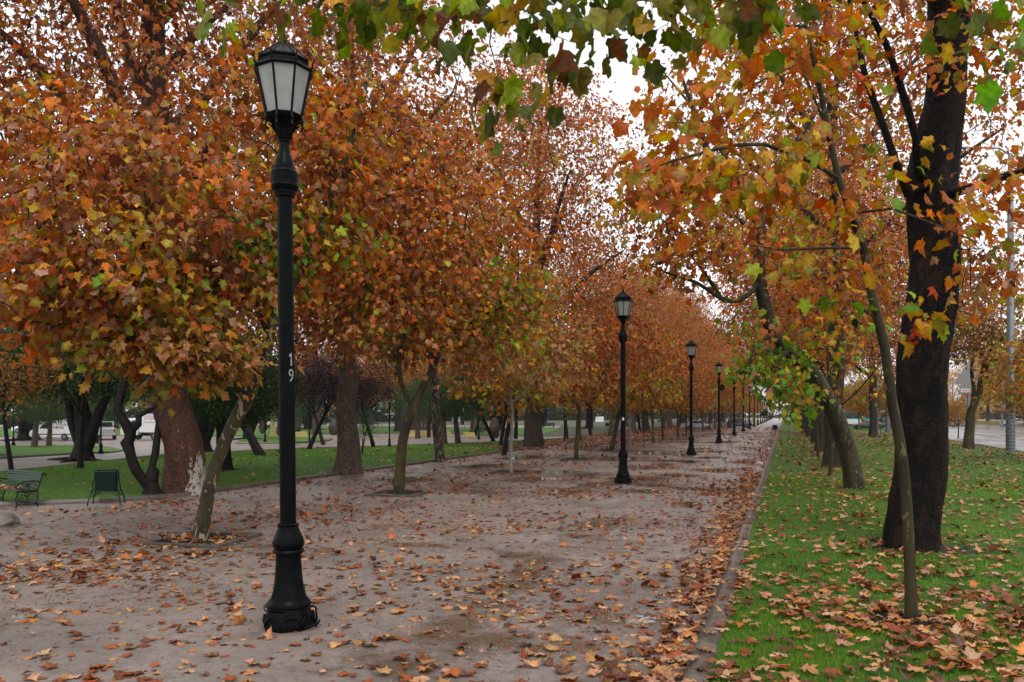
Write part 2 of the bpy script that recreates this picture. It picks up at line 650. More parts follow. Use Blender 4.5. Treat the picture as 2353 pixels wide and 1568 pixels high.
def fan_template(half, cy):
    o = outline(half)
    v = np.vstack([[0, cy], o])
    n = len(o)
    f = np.array([[0, i + 1, (i + 1) % n + 1] for i in range(n)])
    rim = np.ones(len(v))
    rim[0] = 0
    # sinuses sit nearer the midrib than the lobe tips
    d = np.hypot(v[:, 0], v[:, 1] - cy)
    rim = np.clip(d / d.max() * 1.25, 0, 1)
    return v, f, rim


LEAF_A = fan_template([(0, .05), (.20, -.08), (.40, .05), (.29, .19), (.44, .31), (.62, .54), (.40, .49), (.25, .53), (.25, .70), (.10, .80), (0, 1.02)], .33)
LEAF_W = fan_template([(0, .02), (.22, -.10), (.46, .02), (.42, .16), (.50, .30), (.66, .48), (.50, .56), (.38, .60), (.30, .78), (.12, .86), (0, 1.0)], .36)
LEAF_B = fan_template([(0, .05), (.36, .0), (.25, .21), (.58, .52), (.23, .50), (0, 1.0)], .33)
_hx = np.array([(0, 0), (.50, .30), (.22, .52), (0, 1), (-.22, .52), (-.50, .30)], dtype=np.float32)
LEAF_C = (_hx, np.array([[0, 1, 2, 3], [0, 3, 4, 5]]), np.array([.3, 1, .5, 1, .5, 1]))
_sm = np.array([(0, 0), (.32, .45), (0, 1), (-.32, .45)], dtype=np.float32)
LEAF_S = (_sm, np.array([[0, 1, 2, 3]]), np.array([.4, .7, 1, .7]))
_na = np.array([(0, 0), (.10, .4), (0, 1), (-.10, .4)], dtype=np.float32)
LEAF_N = (_na, np.array([[0, 1, 2, 3]]), np.array([.4, .7, 1, .7]))

PAL = {
    'brown': (.20, .072, .028), 'rust': (.42, .112, .030), 'orange': (.60, .170, .024), 'tan': (.46, .235, .095),
    'pink': (.47, .25, .15), 'yellow': (.58, .36, .030), 'olive': (.23, .20, .035), 'lime': (.30, .38, .030),
    'green': (.14, .28, .026), 'dgreen': (.022, .052, .012), 'dolive': (.095, .125, .016), 'gold': (.62, .31, .030), 'red': (.42, .055, .015),
}
MIXES = {
    'rust': dict(rust=6, orange=2.6, tan=2.4, pink=1.8, brown=2.0, gold=.6, olive=.8, yellow=.3, lime=.15),
    'rust_olive': dict(rust=3.4, orange=1.5, tan=2.6, pink=1.6, brown=2.0, olive=2.2, gold=1.0, lime=.35, yellow=.35),
    'tan_olive': dict(tan=4, olive=3, gold=2, pink=1.5, lime=.6, orange=.7, rust=.8),
    'orange': dict(orange=3.6, rust=5, gold=1.0, yellow=.5, tan=2.0, pink=1.4, brown=1.6, lime=.3),
    'deep_rust': dict(rust=5, brown=2.5, orange=2.2, red=.8, tan=2, pink=1.2, gold=.7, olive=.6),
    'vivid': dict(orange=6, rust=5, gold=1.2, yellow=1.4, lime=1.0, pink=.7, olive=.8, tan=.5, red=.8),
    'turning': dict(orange=2.5, rust=2, lime=2, olive=2, yellow=1.6, green=1.0, gold=1.4, pink=.8),
    'green': dict(green=5, lime=3.2, olive=.8, dgreen=1),
    'over': dict(olive=4, dolive=4.5, green=.4, lime=1.4, yellow=.3, gold=.6, brown=.8),  # dark olives hold the shade of backlit undersides in the leaf colour
    'yellow': dict(gold=4, yellow=2.5, tan=2, olive=2, orange=1.6, rust=.8),
    'dark': dict(dgreen=6, green=.6),
}


def pal_arrays(mix):
    if isinstance(mix, tuple):
        return np.array([mix]), np.array([1.0])
    d = MIXES[mix]
    return np.array([PAL[k] for k in d]), np.array([d[k] for k in d], dtype=float) / sum(d.values())


def unit(a):
    return a / np.maximum(np.linalg.norm(a, axis=-1, keepdims=True), 1e-9)


def place_leaves(pos, tipdir, nrm, size, tmpl, col, edge=None, curl=.5, g=rng):
    """batch of leaves -> verts, faces, colours"""
    tv, tf, rim = tmpl
    n, k = len(pos), len(tv)
    y = unit(tipdir)
    x = unit(np.cross(y, nrm))
    z = np.cross(x, y)
    a = g.normal(0.25, curl, (n, 1))
    b = g.normal(0.35, curl, (n, 1))
    fo = g.normal(.12, curl * .8, (n, 1))
    X = tv[None, :, 0] * np.clip(1 - np.abs(a) * .25, .6, 1) * (1 - curl * .75 * g.random((n, 1)) ** 1.5)
    Y = np.repeat(tv[None, :, 1], n, 0)
    Z = -a * X * X * 1.4 - b * (Y - .3) ** 2 * .9 + fo * np.abs(X) + g.normal(0, .045, (n, k))
    s = size[:, None, None]
    v = pos[:, None, :] + s * (X[..., None] * x[:, None, :] + Y[..., None] * y[:, None, :] + Z[..., None] * z[:, None, :])
    f = (np.arange(n)[:, None, None] * k + tf[None]).reshape(-1, tf.shape[1])
    if edge is None:
        edge = col
    c = col[:, None, :] * (1 - rim[None, :, None]) + edge[:, None, :] * rim[None, :, None]
    c = c * g.uniform(.78, 1.2, (n, k, 1)) * (1.12 - .2 * rim[None, :, None])
    return v.reshape(-1, 3), f, c.reshape(-1, 3)


def merge2(p, q):
    return np.vstack([p[0], q[0]]), np.vstack([p[1], q[1] + len(p[0])]), np.vstack([p[2], q[2]])


def merge(parts):
    vs, fs, cs, o = [], [], [], 0
    for v, f, c in parts:
        vs.append(v)
        fs.append(f + o)
        cs.append(c)
        o += len(v)
    return np.vstack(vs), fs, np.vstack(cs)


def wob(p, f, seed):
    q = p * f + seed
    return (np.sin(q[:, 0] * 1.3 + 1.7 * np.sin(q[:, 1])) + np.sin(q[:, 1] * 1.1 + 1.3 * np.sin(q[:, 2])) + np.sin(q[:, 2] * 1.2 + 1.5 * np.sin(q[:, 0]))) / 3


def crown_leaves(cl, per, size, mix, tmpl, spread=.3, g=None, hang=.55, edge_mix=0.0, dirs=None):
    """cl (m,3) twig ends -> one batch of leaves hanging round them"""
    m = len(cl)
    n = m * per
    idx = np.repeat(np.arange(m), per)
    off = g.normal(0, 1, (n, 3)) * np.array([spread, spread, spread * .75])
    pos = cl[idx] + off
    cen = cl.mean(0)
    outw = cl[idx] - cen
    outw[:, 2] *= .3
    outw = unit(outw + off * 1.2)
    tip = outw * .55 + g.normal(0, .55, (n, 3))
    tip[:, 2] -= hang
    nr = g.normal(0, .55, (n, 3)) + outw * .45
    nr[:, 2] += .5
    cols, w = pal_arrays(mix)
    if len(cols) > 1:
        # clumps share a hue; single leaves stray from it
        field = wob(cl, .55, g.uniform(0, 50)) * .5 + wob(cl, 1.7, g.uniform(0, 50)) * .35 + g.normal(0, .22, m)
        order = np.argsort(np.argsort(field)) / max(1, m - 1)
        ck = np.searchsorted(np.cumsum(w), np.clip(order, 0, .9999))
        lk = g.choice(len(cols), n, p=w)
        use = g.random(n) < .45
        k = np.where(use, ck[idx], lk)
        c = cols[np.minimum(k, len(cols) - 1)]
    else:
        c = np.repeat(cols, n, 0)
    c = c * g.uniform(.58, 1.25, (n, 1)) * g.uniform(.92, 1.08, (n, 3))
    e = c
    if edge_mix:
        # leaves that turn from the edge inwards: veins still green or yellow
        t = (g.random(n) < edge_mix)[:, None]
        inner = np.array(PAL['lime'])[None] * g.uniform(.6, 1.3, (n, 1)) * np.where(g.random((n, 1)) < .5, np.array([[1.3, .95, 1]]), 1)
        c = np.where(t, inner, c)
        e = np.where(t, np.array([PAL['orange'], PAL['rust']])[g.integers(0, 2, n)], e)
    sz = size * g.uniform(.5, 1.25, n)
    if tmpl is LEAF_A or tmpl is LEAF_W:
        s = g.random(n) < (.45 if tmpl is LEAF_A else .1)
        return merge2(place_leaves(pos[s], tip[s], nr[s], sz[s], LEAF_A, c[s], e[s], g=g),
                      place_leaves(pos[~s], tip[~s], nr[~s], sz[~s] * .92, LEAF_W, c[~s], e[~s], g=g))
    return place_leaves(pos, tip, nr, sz, tmpl, c, e, g=g)


# ---------------------------------------------------------------- trees
def smooth_path(pts, step):
    """pts (n,4) x y z r -> Catmull-Rom resampled"""
    pts = np.asarray(pts, dtype=float)
    if len(pts) < 3:
        L = np.linalg.norm(pts[-1, :3] - pts[0, :3])
        k = max(2, int(L / step) + 1)
        t = np.linspace(0, 1, k)[:, None]
        return pts[0] * (1 - t) + pts[-1] * t
    q = np.vstack([2 * pts[0] - pts[1], pts, 2 * pts[-1] - pts[-2]])
    out = []
    for i in range(1, len(q) - 2):
        p0, p1, p2, p3 = q[i - 1], q[i], q[i + 1], q[i + 2]
        k = max(1, int(np.linalg.norm(p2[:3] - p1[:3]) / step))
        for t in np.arange(k) / k:
            out.append(.5 * (2 * p1 + (p2 - p0) * t + (2 * p0 - 5 * p1 + 4 * p2 - p3) * t * t + (3 * p1 - p0 - 3 * p2 + p3) * t ** 3))
    out.append(pts[-1])
    o = np.array(out)
    o[:, 3] = np.maximum(o[:, 3], pts[:, 3].min() * .8)
    return o


def tube_np(pts, rad, sides, flare=0.0, lump=0.0, g=None, base_h=0.0):
    n = len(pts)
    t = np.gradient(pts, axis=0)
    t = unit(t)
    main = unit((pts[-1] - pts[0])[None])[0]
    ref = np.array([1.0, 0.2, 0]) if abs(main[2]) > .7 else np.array([0, 0, 1.0])
    a = unit(np.cross(t, ref))
    b = np.cross(t, a)
    ang = np.arange(sides) * 2 * math.pi / sides
    rr = np.repeat(rad[:, None], sides, 1)
    if lump and g is not None:
        h = np.concatenate([[0], np.cumsum(np.linalg.norm(np.diff(pts, axis=0), axis=1))])
        for k in range(7):
            m = g.integers(1, 6)
            rr = rr * (1 + lump * g.uniform(.3, 1) / (1 + .25 * m) * np.sin(m * ang[None] + g.uniform(0, 6.28) + g.uniform(-.8, .8) * np.sin(h[:, None] * g.uniform(.5, 2.5) + g.uniform(0, 6))) * np.sin(h[:, None] * g.uniform(.3, 3) + g.uniform(0, 6)))
        if flare:
            k = g.integers(4, 7)
            ph = g.uniform(0, 6)
            e = np.exp(-np.maximum(h, 0)[:, None] / (.28 + rad[0] * .35))
            rr = rr * (1 + flare * e * (.75 + .35 * np.cos(k * ang[None] + ph)))
        rr = rr * (1 + lump * .22 * g.normal(0, 1, rr.shape))
    v = pts[:, None, :] + rr[..., None] * (np.cos(ang)[None, :, None] * a[:, None, :] + np.sin(ang)[None, :, None] * b[:, None, :])
    i = np.arange(n - 1)[:, None] * sides
    j = np.arange(sides)[None]
    jn = (j + 1) % sides
    f = np.stack([i + j, i + jn, i + sides + jn, i + sides + j], -1).reshape(-1, 4)
    return v.reshape(-1, 3), f


def sample_ell(e, g, shell=.45):
    c, r, n = e
    d = unit(g.normal(0, 1, (n, 3)))
    s = g.random((n, 1)) ** shell
    p = np.asarray(c)[None] + d * s * np.asarray(r)[None]
    return p


def make_tree(name, label, cat, base, limbs, ells, bark, leafmat='leaf', seed=1, group=None, tmpl=LEAF_B, size=.2, per=14,
              spread=.3, flare=.5, lump=.08, sides=12, twig_r=.006, pipe=.42, hang=.8, edge_mix=0.0, twig_mat=None,
              step=.4, noattach=.3, drop=0.0, droop_leaf=None, sag=.0, floor=1.6, mesh_only=False):
    """limbs: lists of (x,y,z,r) relative to base, the first is the trunk; ells: (centre, radii, count, mix)"""
    g = np.random.default_rng(seed)
    base = np.asarray(base, dtype=float)
    root = empty(name, base)
    tag(root, label, cat, group)
    nodes, par, rgiv = [], [], []
    tv, tf, o = [], [], 0
    for li, limb in enumerate(limbs):
        sp = smooth_path(limb, .22 if li == 0 else .3)
        first = -1
        if li > 0:
            d = np.linalg.norm(np.array(nodes) - sp[0, :3], axis=1)
            first = int(np.argmin(d))
        if li == 0:
            sp[:, :2] += (np.stack([np.sin(sp[:, 2] * 1.7 + seed), np.cos(sp[:, 2] * 1.3 + seed * 2)], 1) * .12 * sp[:, 3:4]) * np.minimum(1, sp[:, 2:3])
        s0 = len(nodes)
        for i, q in enumerate(sp):
            nodes.append(q[:3])
            par.append(first if i == 0 else s0 + i - 1)
            rgiv.append(q[3])
        if li == 0:
            pts = np.vstack([sp[0, :3] - [0, 0, .25], sp[:, :3]])
            rad = np.concatenate([[sp[0, 3]], sp[:, 3]])
            v, f = tube_np(pts, rad, max(sides, 14), flare, lump, g)
        else:
            pts = np.vstack([nodes[first], sp[1:, :3]]) if np.linalg.norm(nodes[first] - sp[0, :3]) < 1.2 else sp[:, :3]
            v, f = tube_np(pts, sp[:, 3], sides if sp[0, 3] > .05 else 7, 0, lump * .8, g)
        tv.append(v)
        tf.append(f + o)
        o += len(v)
    trunk_top = max(q[2] for q in limbs[0])
    nbase = len(nodes)
    ok = np.array([q[2] > trunk_top * noattach for q in nodes])
    # twig ends through the crown volume, joined to the nearest wood
    cls, mixes = [], []
    for e in ells:
        p = np.asarray(e[0]) if e[1] is None else sample_ell((e[0], e[1], e[2]), g)
        p = p[p[:, 2] > floor]
        cls.append(p)
        mixes += [e[3]] * len(p)
    cl = np.vstack(cls)
    N = np.array(nodes)
    # distance of each end to the limbs, nearest first
    dmin = np.array([np.min(np.linalg.norm(N[ok] - c, axis=1)) for c in cl])
    order = np.argsort(dmin)
    cap = len(nodes) + len(cl) * 14
    NP = np.zeros((cap, 3))
    NP[:nbase] = N
    OKM = np.zeros(cap, bool)
    OKM[:nbase] = ok
    par = par + [0] * (cap - nbase)
    cnt = nbase
    chains = []
    for ci in order:
        c = cl[ci]
        dv = c - NP[:cnt]
        d = np.sqrt((dv * dv).sum(1))
        # prefer wood below the end, so that shoots rise and spread
        score = d + np.where(OKM[:cnt], 0, 1e6) + np.maximum(0, -dv[:, 2]) * .35
        a = int(np.argmin(score))
        L = d[a]
        k = int(np.clip(L / step, 2, 12))
        p0 = NP[a]
        pd = NP[a] - NP[par[a]] if par[a] >= 0 else np.array([0, 0, 1.0])
        pd = pd / (np.linalg.norm(pd) + 1e-6)
        ctrl = p0 + (pd * .6 + np.array([0, 0, .35 - drop])) * L * .38 + g.normal(0, .07, 3) * L
        t = (np.arange(1, k + 1) / k)[:, None]
        pts = (1 - t) ** 2 * p0 + 2 * t * (1 - t) * ctrl + t * t * c
        pts[:, 2] -= sag * (t[:, 0] ** 2) * L
        pts[:-1] += g.normal(0, .035, (k - 1, 3)) * min(1.5, L)
        ids = np.arange(cnt, cnt + k)
        NP[ids] = pts
        OKM[ids] = True
        par[cnt] = a
        for q in range(1, k):
            par[cnt + q] = cnt + q - 1
        chains.append((a, ids))
        cnt += k
    w = np.zeros(cnt)
    for a, ids in chains:
        w[ids[-1]] += 1
    for i in range(cnt - 1, nbase - 1, -1):
        if par[i] >= nbase:
            w[par[i]] += w[i]
    rad = twig_r * np.maximum(w, 1) ** pipe
    bv, bf, bo = [], [], 0
    for a, ids in chains:
        pts = np.vstack([NP[a], NP[ids]])
        r0 = rad[ids[0]]
        rr = np.concatenate([[r0 * 1.1], rad[ids]])
        rr[-1] *= .5
        s = 3 if r0 < .016 else (5 if r0 < .04 else 8)
        v, f = tube_np(pts, rr, s)
        bv.append(v)
        bf.append(f + bo)
        bo += len(v)
    trunk = link('trunk', np_mesh('trunk', np.vstack(tv), tf, None, True), root, M[bark])
    parts = []
    keys = []
    for mx in mixes:
        if mx not in keys:
            keys.append(mx)
    ends = cl
    for mx in keys:
        sel = np.array([q == mx for q in mixes])
        parts.append(crown_leaves(ends[sel], per, size, mx, tmpl, spread, g, hang, edge_mix if not isinstance(mx, tuple) else 0))
    v, fs, c = merge(parts)
    fl = np.vstack(fs)
    # the crown is its twigs and its leaves
    tw = np.vstack(bv)
    me = np_mesh('crown', np.vstack([v, tw]), [fl] + [f + len(v) for f in bf], np.vstack([c, np.full((len(tw), 3), .05)]), False)
    me.materials.append(M[leafmat])
    me.materials.append(M[twig_mat or bark])
    mi = np.zeros(len(me.polygons), dtype=np.int32)
    mi[len(fl):] = 1
    me.polygons.foreach_set('material_index', mi)
    link('crown', me, root)
    return root


def put(src, loc, rz=0.0, s=1.0, label=None, group=None, tilt=None):
    c = copy_tree(src)
    c.location = tuple(loc)
    c.rotation_euler = (0, 0, rz) if tilt is None else (tilt[0], tilt[1], rz)
    c.scale = (s, s, s)
    if label:
        c['label'] = label
    if group:
        c['group'] = group
    return c


def gen_young(name, label, seed, hgt=9.5, rad=3.4, lean=(0.0, 0.0), bark='bark_young', mix='rust', low='rust_olive', n=330, per=13, tmpl=LEAF_B, size=.23, r0=.13, fork=2.6, base=(0, 0, 0), group=None, low_h=None):
    g = np.random.default_rng(seed)
    lx, ly = lean
    top = np.array([lx * 4.5, ly * 4.5, 6.0])
    trunk = [(0, 0, 0, r0), (lx * .9, ly * .9, 1.3, r0 * .85), (lx * 2, ly * 2, fork, r0 * .78), (lx * 3.2 + g.normal(0, .1), ly * 3.2, 4.2, r0 * .6), (top[0], top[1], hgt * .66, r0 * .34), (top[0] + g.normal(0, .3), top[1] + g.normal(0, .3), hgt * .88, r0 * .12)]
    limbs = [trunk]
    a0 = g.uniform(0, 6.28)
    for k in range(4):
        a = a0 + k * 1.6 + g.normal(0, .25)
        h0 = fork + k * .38
        q = h0 / fork
        s = np.array([lx * 2 * q, ly * 2 * q, h0])
        d = np.array([math.cos(a), math.sin(a), 0])
        limbs.append([(*s, r0 * .5), (*(s + d * .8 + [0, 0, .7]), r0 * .40), (*(s + d * 1.6 + [0, 0, 1.7]), r0 * .28), (*(s + d * 2.3 + [0, 0, 3.0]), r0 * .12)])
    c = np.array([lx * 3.2, ly * 3.2, 0])
    lh = low_h or 3.5
    ells = [(c + [0, 0, hgt * .62], (rad, rad, hgt * .34), int(n * .6), mix),
            (c + [0, 0, lh + .6], (rad * 1.05, rad * 1.05, 1.25), int(n * .28), low),
            (c + [0, 0, hgt * .86], (rad * .6, rad * .6, hgt * .15), int(n * .12), mix)]
    return make_tree(name, label, 'tree', base, limbs, ells, bark, 'leaf', seed, group, tmpl, size, per, .34, .35, .07, 10, .006, .40, floor=2.5)


def gen_old(name, label, seed, hgt=24.0, rad=6.5, bark='bark_left', mix='rust', low='rust', n=900, per=20, tmpl=LEAF_C, size=.24, r0=.55, fork=8.0, base=(0, 0, 0), group=None, lean=(0, 0), low_z=6.5, trunk=None, flare=.55, extra=None):
    g = np.random.default_rng(seed)
    lx, ly = lean
    if trunk is None:
        trunk = [(0, 0, 0, r0), (lx * .2, ly * .2, 1.6, r0 * .86), (lx * .5, ly * .5, 4.5, r0 * .78), (lx, ly, fork, r0 * .66), (lx * 1.3 + g.normal(0, .4), ly * 1.3 + g.normal(0, .4), hgt * .58, r0 * .36), (lx * 1.3 + g.normal(0, .6), ly * 1.3, hgt * .84, r0 * .13)]
    limbs = [trunk]
    tp = smooth_path(trunk, .5)
    a0 = g.uniform(0, 6.28)
    for k in range(7):
        a = a0 + k * 2.4 + g.normal(0, .3)
        h0 = fork * .82 + k * (hgt * .055)
        s = tp[np.argmin(np.abs(tp[:, 2] - h0)), :3]
        d = np.array([math.cos(a), math.sin(a), 0])
        q = rad * (.95 - k * .07)
        limbs.append([(*s, r0 * .36), (*(s + d * q * .3 + [0, 0, 1.6]), r0 * .29), (*(s + d * q * .62 + [0, 0, 3.0 + .3 * k]), r0 * .2), (*(s + d * q * .9 + [0, 0, 3.6 + .6 * k]), r0 * .08)])
    c = np.array([lx, ly, 0])
    ells = [(c + [0, 0, hgt * .64], (rad, rad, hgt * .34), int(n * .62), mix),
            (c + [0, 0, low_z + 2.0], (rad * .98, rad * .98, 2.8), int(n * .26), low),
            (c + [0, 0, hgt * .86], (rad * .55, rad * .55, hgt * .14), int(n * .12), mix)]
    if extra:
        limbs += extra
    return make_tree(name, label, 'tree', base, limbs, ells, bark, 'leaf', seed, group, tmpl, size, per, .48, flare, .085, 18, .008, .42, noattach=.35, step=.7, floor=low_z - 1.4)


# ---------------------------------------------------------------- the ground and its surfaces
def sheet(name, pts, z, mat):
    bm = bmesh.new()
    vs = [bm.verts.new((p[0], p[1], z)) for p in pts]
    f = bm.faces.new(vs)
    if f.normal.z < 0:
        f.normal_flip()
    bmesh.ops.recalc_face_normals(bm, faces=bm.faces[:])
    for f in bm.faces:
        if f.normal.z < 0:
            f.normal_flip()
    bmesh.ops.triangulate(bm, faces=bm.faces[:])
    me = bpy.data.meshes.new(name)
    bm.to_mesh(me)
    bm.free()
    return tag(link(name, me, None, M[mat]), kind='structure')


KX = -0.87           # promenade edge of the right kerb
LX = -16.68          # left edge of the promenade
sheet('ground', [(-900, -300), (900, -300), (900, 1500), (-900, 1500)], -.05, 'soil')

PUD = []
for (u, v, rx, ry) in [(1000, 1455, .34, .5), (1060, 1425, .4, .5), (1110, 1390, .42, .5), (1165, 1350, .38, .55), (1215, 1315, .34, .6), (1245, 1288, .3, .5), (1190, 1275, .5, .35),
                       (1372, 1207, .55, .75), (1420, 1195, .4, .5), (940, 1252, .9, .3), (720, 1266, .6, .35), (20, 1425, .5, .5), (880, 1520, .45, .35), (1330, 1232, .5, .4),
                       (1560, 1093, .9, 1.2), (1640, 1133, .6, 1.0), (1490, 1130, .8, 1.0), (1240, 1100, 1.2, .8), (1120, 1133, 1.0, .7), (1500, 1075, 1.2, 1.2), (1100, 1470, .6, .5), (1420, 1420, .5, .3),
                       (1580, 1160, .5, .8), (1300, 1480, .6, .35), (600, 1255, .7, .4), (20, 1210, .8, .6)]:
    p = G(u, v)
    PUD.append((p[0], p[1], rx, ry))
for k in range(90):
    PUD.append((rng.uniform(-14, -1.2), rng.uniform(24, 110), rng.uniform(.5, 1.6), rng.uniform(.6, 2.2)))


def wetness(x, y):
    w = np.zeros_like(x)
    for px, py, rx, ry in PUD:
        w = np.maximum(w, .62 * np.exp(-(((x - px) / rx) ** 2 + ((y - py) / ry) ** 2)))
    side = np.clip((x + 5.5) / 5, 0, 1)
    return w + .24 * side + .16 * np.clip((y - 14) / 25, 0, 1)


def promenade(x0, x1, y0, y1, s):
    xs = np.linspace(x0, x1, int((x1 - x0) / s) + 1)
    ys = np.linspace(y0, y1, int((y1 - y0) / s) + 1)
    X, Y = np.meshgrid(xs, ys)
    v = np.stack([X.ravel(), Y.ravel(), np.zeros(X.size)], 1)
    nx = len(xs)
    i = (np.arange(len(ys) - 1)[:, None] * nx + np.arange(nx - 1)[None]).ravel()
    f = np.stack([i, i + 1, i + nx + 1, i + nx], 1)
    w = wetness(v[:, 0], v[:, 1])
    return v, f, np.stack([w, w, w], 1)


pv, pf, pc = merge([promenade(-34, KX + .10, -8, 18, .2), promenade(LX, KX + .10, 18, 62, .25), promenade(LX, KX + .10, 62, 420, 1.4)])
tag(link('promenade', np_mesh('promenade', pv, pf, pc), None, M['gravel']), kind='structure')

right_lawn = sheet('lawn', [(KX + .22, -12), (13.75, -12), (13.75, 400), (KX + .22, 400)], .06, 'turf')
LAWN_L = [(-40, 12.5), (-31, 9.0), (-25.5, 11.0), (-19.62, 15.53), (-17.6, 17.2), (LX - .1, 18.6), (LX - .1, 92), (-18.2, 84), (-20.9, 71.9), (-24.2, 59.4), (-31.8, 46.2), (-34.2, 37.1), (-30.3, 24.0), (-36, 17)]
sheet('lawn', LAWN_L, .05, 'turf')
far_edge = [G(u, v) for u, v in [(1263, 1004), (1113, 1003), (1020, 996), (800, 997), (700, 999), (620, 1003), (450, 1004), (290, 1001), (100, 1003), (-200, 1006)]]
near = [(-18.2, 84), (-20.9, 71.9), (-24.2, 59.4), (-31.8, 46.2), (-34.2, 37.1), (-30.3, 24.0), (-36, 17), (-60, 5)]
sheet('park_path', near[::-1] + [tuple(p[:2]) for p in far_edge], -.02, 'gravel')
sheet('lawn', [tuple(G(u, v)[:2]) for u, v in [(-160, 1062), (0, 1054), (100, 1048), (167, 1044), (250, 1041), (290, 1036), (250, 1028), (167, 1025), (0, 1026), (-160, 1029)]], .04, 'turf_bright')
sheet('lawn', [tuple(G(u, v)[:2]) for u, v in [(540, 1020), (640, 1019), (700, 1018), (755, 1014), (762, 1010), (740, 1006), (650, 1004), (560, 1005)]], .04, 'turf_bright')
sheet('lawn', [tuple(G(u, v)[:2]) for u, v in [(-300, 1004), (100, 1001.5), (290, 999.5), (450, 1002.5), (620, 1001.5), (700, 997.5), (800, 995.5), (1000, 994.5), (1250, 998), (1290, 985), (800, 981), (300, 983), (-300, 986)]], .0, 'turf_bright')
sheet('park_path', [tuple(G(u, v)[:2]) for u, v in [(-300, 983), (300, 981), (800, 979), (1280, 984), (1290, 979), (800, 974), (-300, 977)]], -.02, 'gravel')
sheet('road', [(13.95, -20), (39.0, -20), (39.0, 600), (13.95, 600)], -.02, 'asphalt')
sheet('lawn', [(39.2, -20), (58, -20), (58, 600), (39.2, 600)], .05, 'turf_yellow')
sheet('road', [(58.2, -20), (74, -20), (74, 600), (58.2, 600)], -.02, 'asphalt')


def kerb(name, path, w=.17, h=.1, rounded=True):
    """a low concrete kerb swept along a ground path"""
    path = [np.array([*p[:2], 0.0]) for p in path]
    prof = [(-.5, -.06), (-.5, .45), (-.42, .78), (-.2, .97), (.05, 1.0), (.28, .92), (.5, .7), (.5, -.06)] if rounded else [(-.5, -.06), (-.5, 1), (.5, 1), (.5, -.06)]
    rings = []
    for i, p in enumerate(path):
        t = path[min(i + 1, len(path) - 1)] - path[max(i - 1, 0)]
        t = t / np.linalg.norm(t)
        nrm = np.array([t[1], -t[0], 0])
        rings.append([p + nrm * a * w + np.array([0, 0, b * h]) for a, b in prof])
    v = np.array(rings).reshape(-1, 3)
    k = len(prof)
    f = []
    for i in range(len(path) - 1):
        for j in range(k - 1):
            f.append((i * k + j, i * k + j + 1, (i + 1) * k + j + 1, (i + 1) * k + j))
    f = np.array(f)[:, ::-1]
    return tag(link(name, np_mesh(name, v, [f], None, False), None, M['kerb']), kind='structure')


ky = np.concatenate([np.arange(-6, 40, .5), np.arange(40, 400, 4)])
kx = KX + .12 + .012 * np.sin(ky * 2.1) + .012 * np.sin(ky * .7)
kerb('kerb', list(zip(kx, ky)), .235, .115)
kerb('kerb', [(-31.0, 9.0), (-25.5, 11.0), (-19.62, 15.53), (-18.6, 16.35), (-17.6, 17.2), (LX - .06, 18.6)] + [(LX - .06, y) for y in range(20, 92, 3)], .15, .12, False)
kerb('kerb', [(x, y) for x, y in near[1:7]], .12, .08, False)
kerb('kerb', [G(u, v) for u, v in [(-160, 1062), (0, 1054), (100, 1048), (167, 1044), (250, 1041)]], .14, .1, False)
kerb('kerb', [G(u, v) for u, v in [(540, 1020), (640, 1019), (700, 1018), (755, 1014), (762, 1010)]], .2, .12, False)
kerb('kerb', [(13.85, -12), (13.85, 100), (13.85, 400)], .2, .12, False)
kerb('kerb', [(39.1, -12), (39.1, 100), (39.1, 600)], .2, .12, False)


# ---------------------------------------------------------------- grass blades
def grass(name, pts, z0, hgt, wid, cols, lean=.5):
    n = len(pts)
    a = rng.uniform(0, 6.28, n)
    d = np.stack([np.cos(a), np.sin(a), np.zeros(n)], 1)
    base = np.stack([pts[:, 0], pts[:, 1], np.full(n, z0)], 1)
    patch = .75 + .5 * np.clip(.5 + .8 * wob(base, 1.1, 3.0), 0, 1)
    h = hgt * rng.uniform(.55, 1.3, n) * patch
    w = wid * rng.uniform(.7, 1.3, n)
    ln = np.stack([rng.normal(0, lean, n), rng.normal(0, lean, n), np.ones(n)], 1)
    tip = base + unit(ln) * h[:, None]
    v = np.stack([base - d * w[:, None] * .5, base + d * w[:, None] * .5, tip], 1).reshape(-1, 3)
    f = np.arange(3 * n).reshape(-1, 3)
    cols = np.array(cols)
    c = cols[rng.integers(0, len(cols), n)] * rng.uniform(.7, 1.3, (n, 1))
    fld = np.clip(.5 + .6 * wob(base, .5, 9.0), 0, 1)[:, None]
    c = c * (.8 + .35 * fld)
    tag(link(name, np_mesh(name, v, [f], np.repeat(c, 3, 0)), None, M['blade']), name.replace('_', ' '), None, None, 'stuff')


def scatter(n, x0, x1, y0, y1):
    return np.stack([rng.uniform(x0, x1, n), rng.uniform(y0, y1, n)], 1)


def inside(pts, poly):
    x, y = pts[:, 0], pts[:, 1]
    r = np.zeros(len(pts), bool)
    q = poly
    j = len(q) - 1
    for i in range(len(q)):
        xi, yi = q[i]
        xj, yj = q[j]
        c = ((yi > y) != (yj > y)) & (x < (xj - xi) * (y - yi) / (yj - yi + 1e-12) + xi)
        r ^= c
        j = i
    return r


bare = [(1.38, 10.14, .55), (2.17, 15.79, .85), (2.11, 27.35, .6)]
for bx, by, br in bare:
    a_ = np.linspace(0, 2 * math.pi, 22)[:-1]
    rr_ = br * (1.0 + .22 * np.sin(a_ * 3 + bx) + .15 * np.sin(a_ * 5 + by))
    sheet('soil', np.stack([bx + rr_ * np.cos(a_), by + rr_ * np.sin(a_)], 1), .066, 'soil_patch')
GR = [(.100, .235, .010), (.130, .290, .014), (.070, .175, .010), (.190, .31, .030), (.110, .26, .014)]


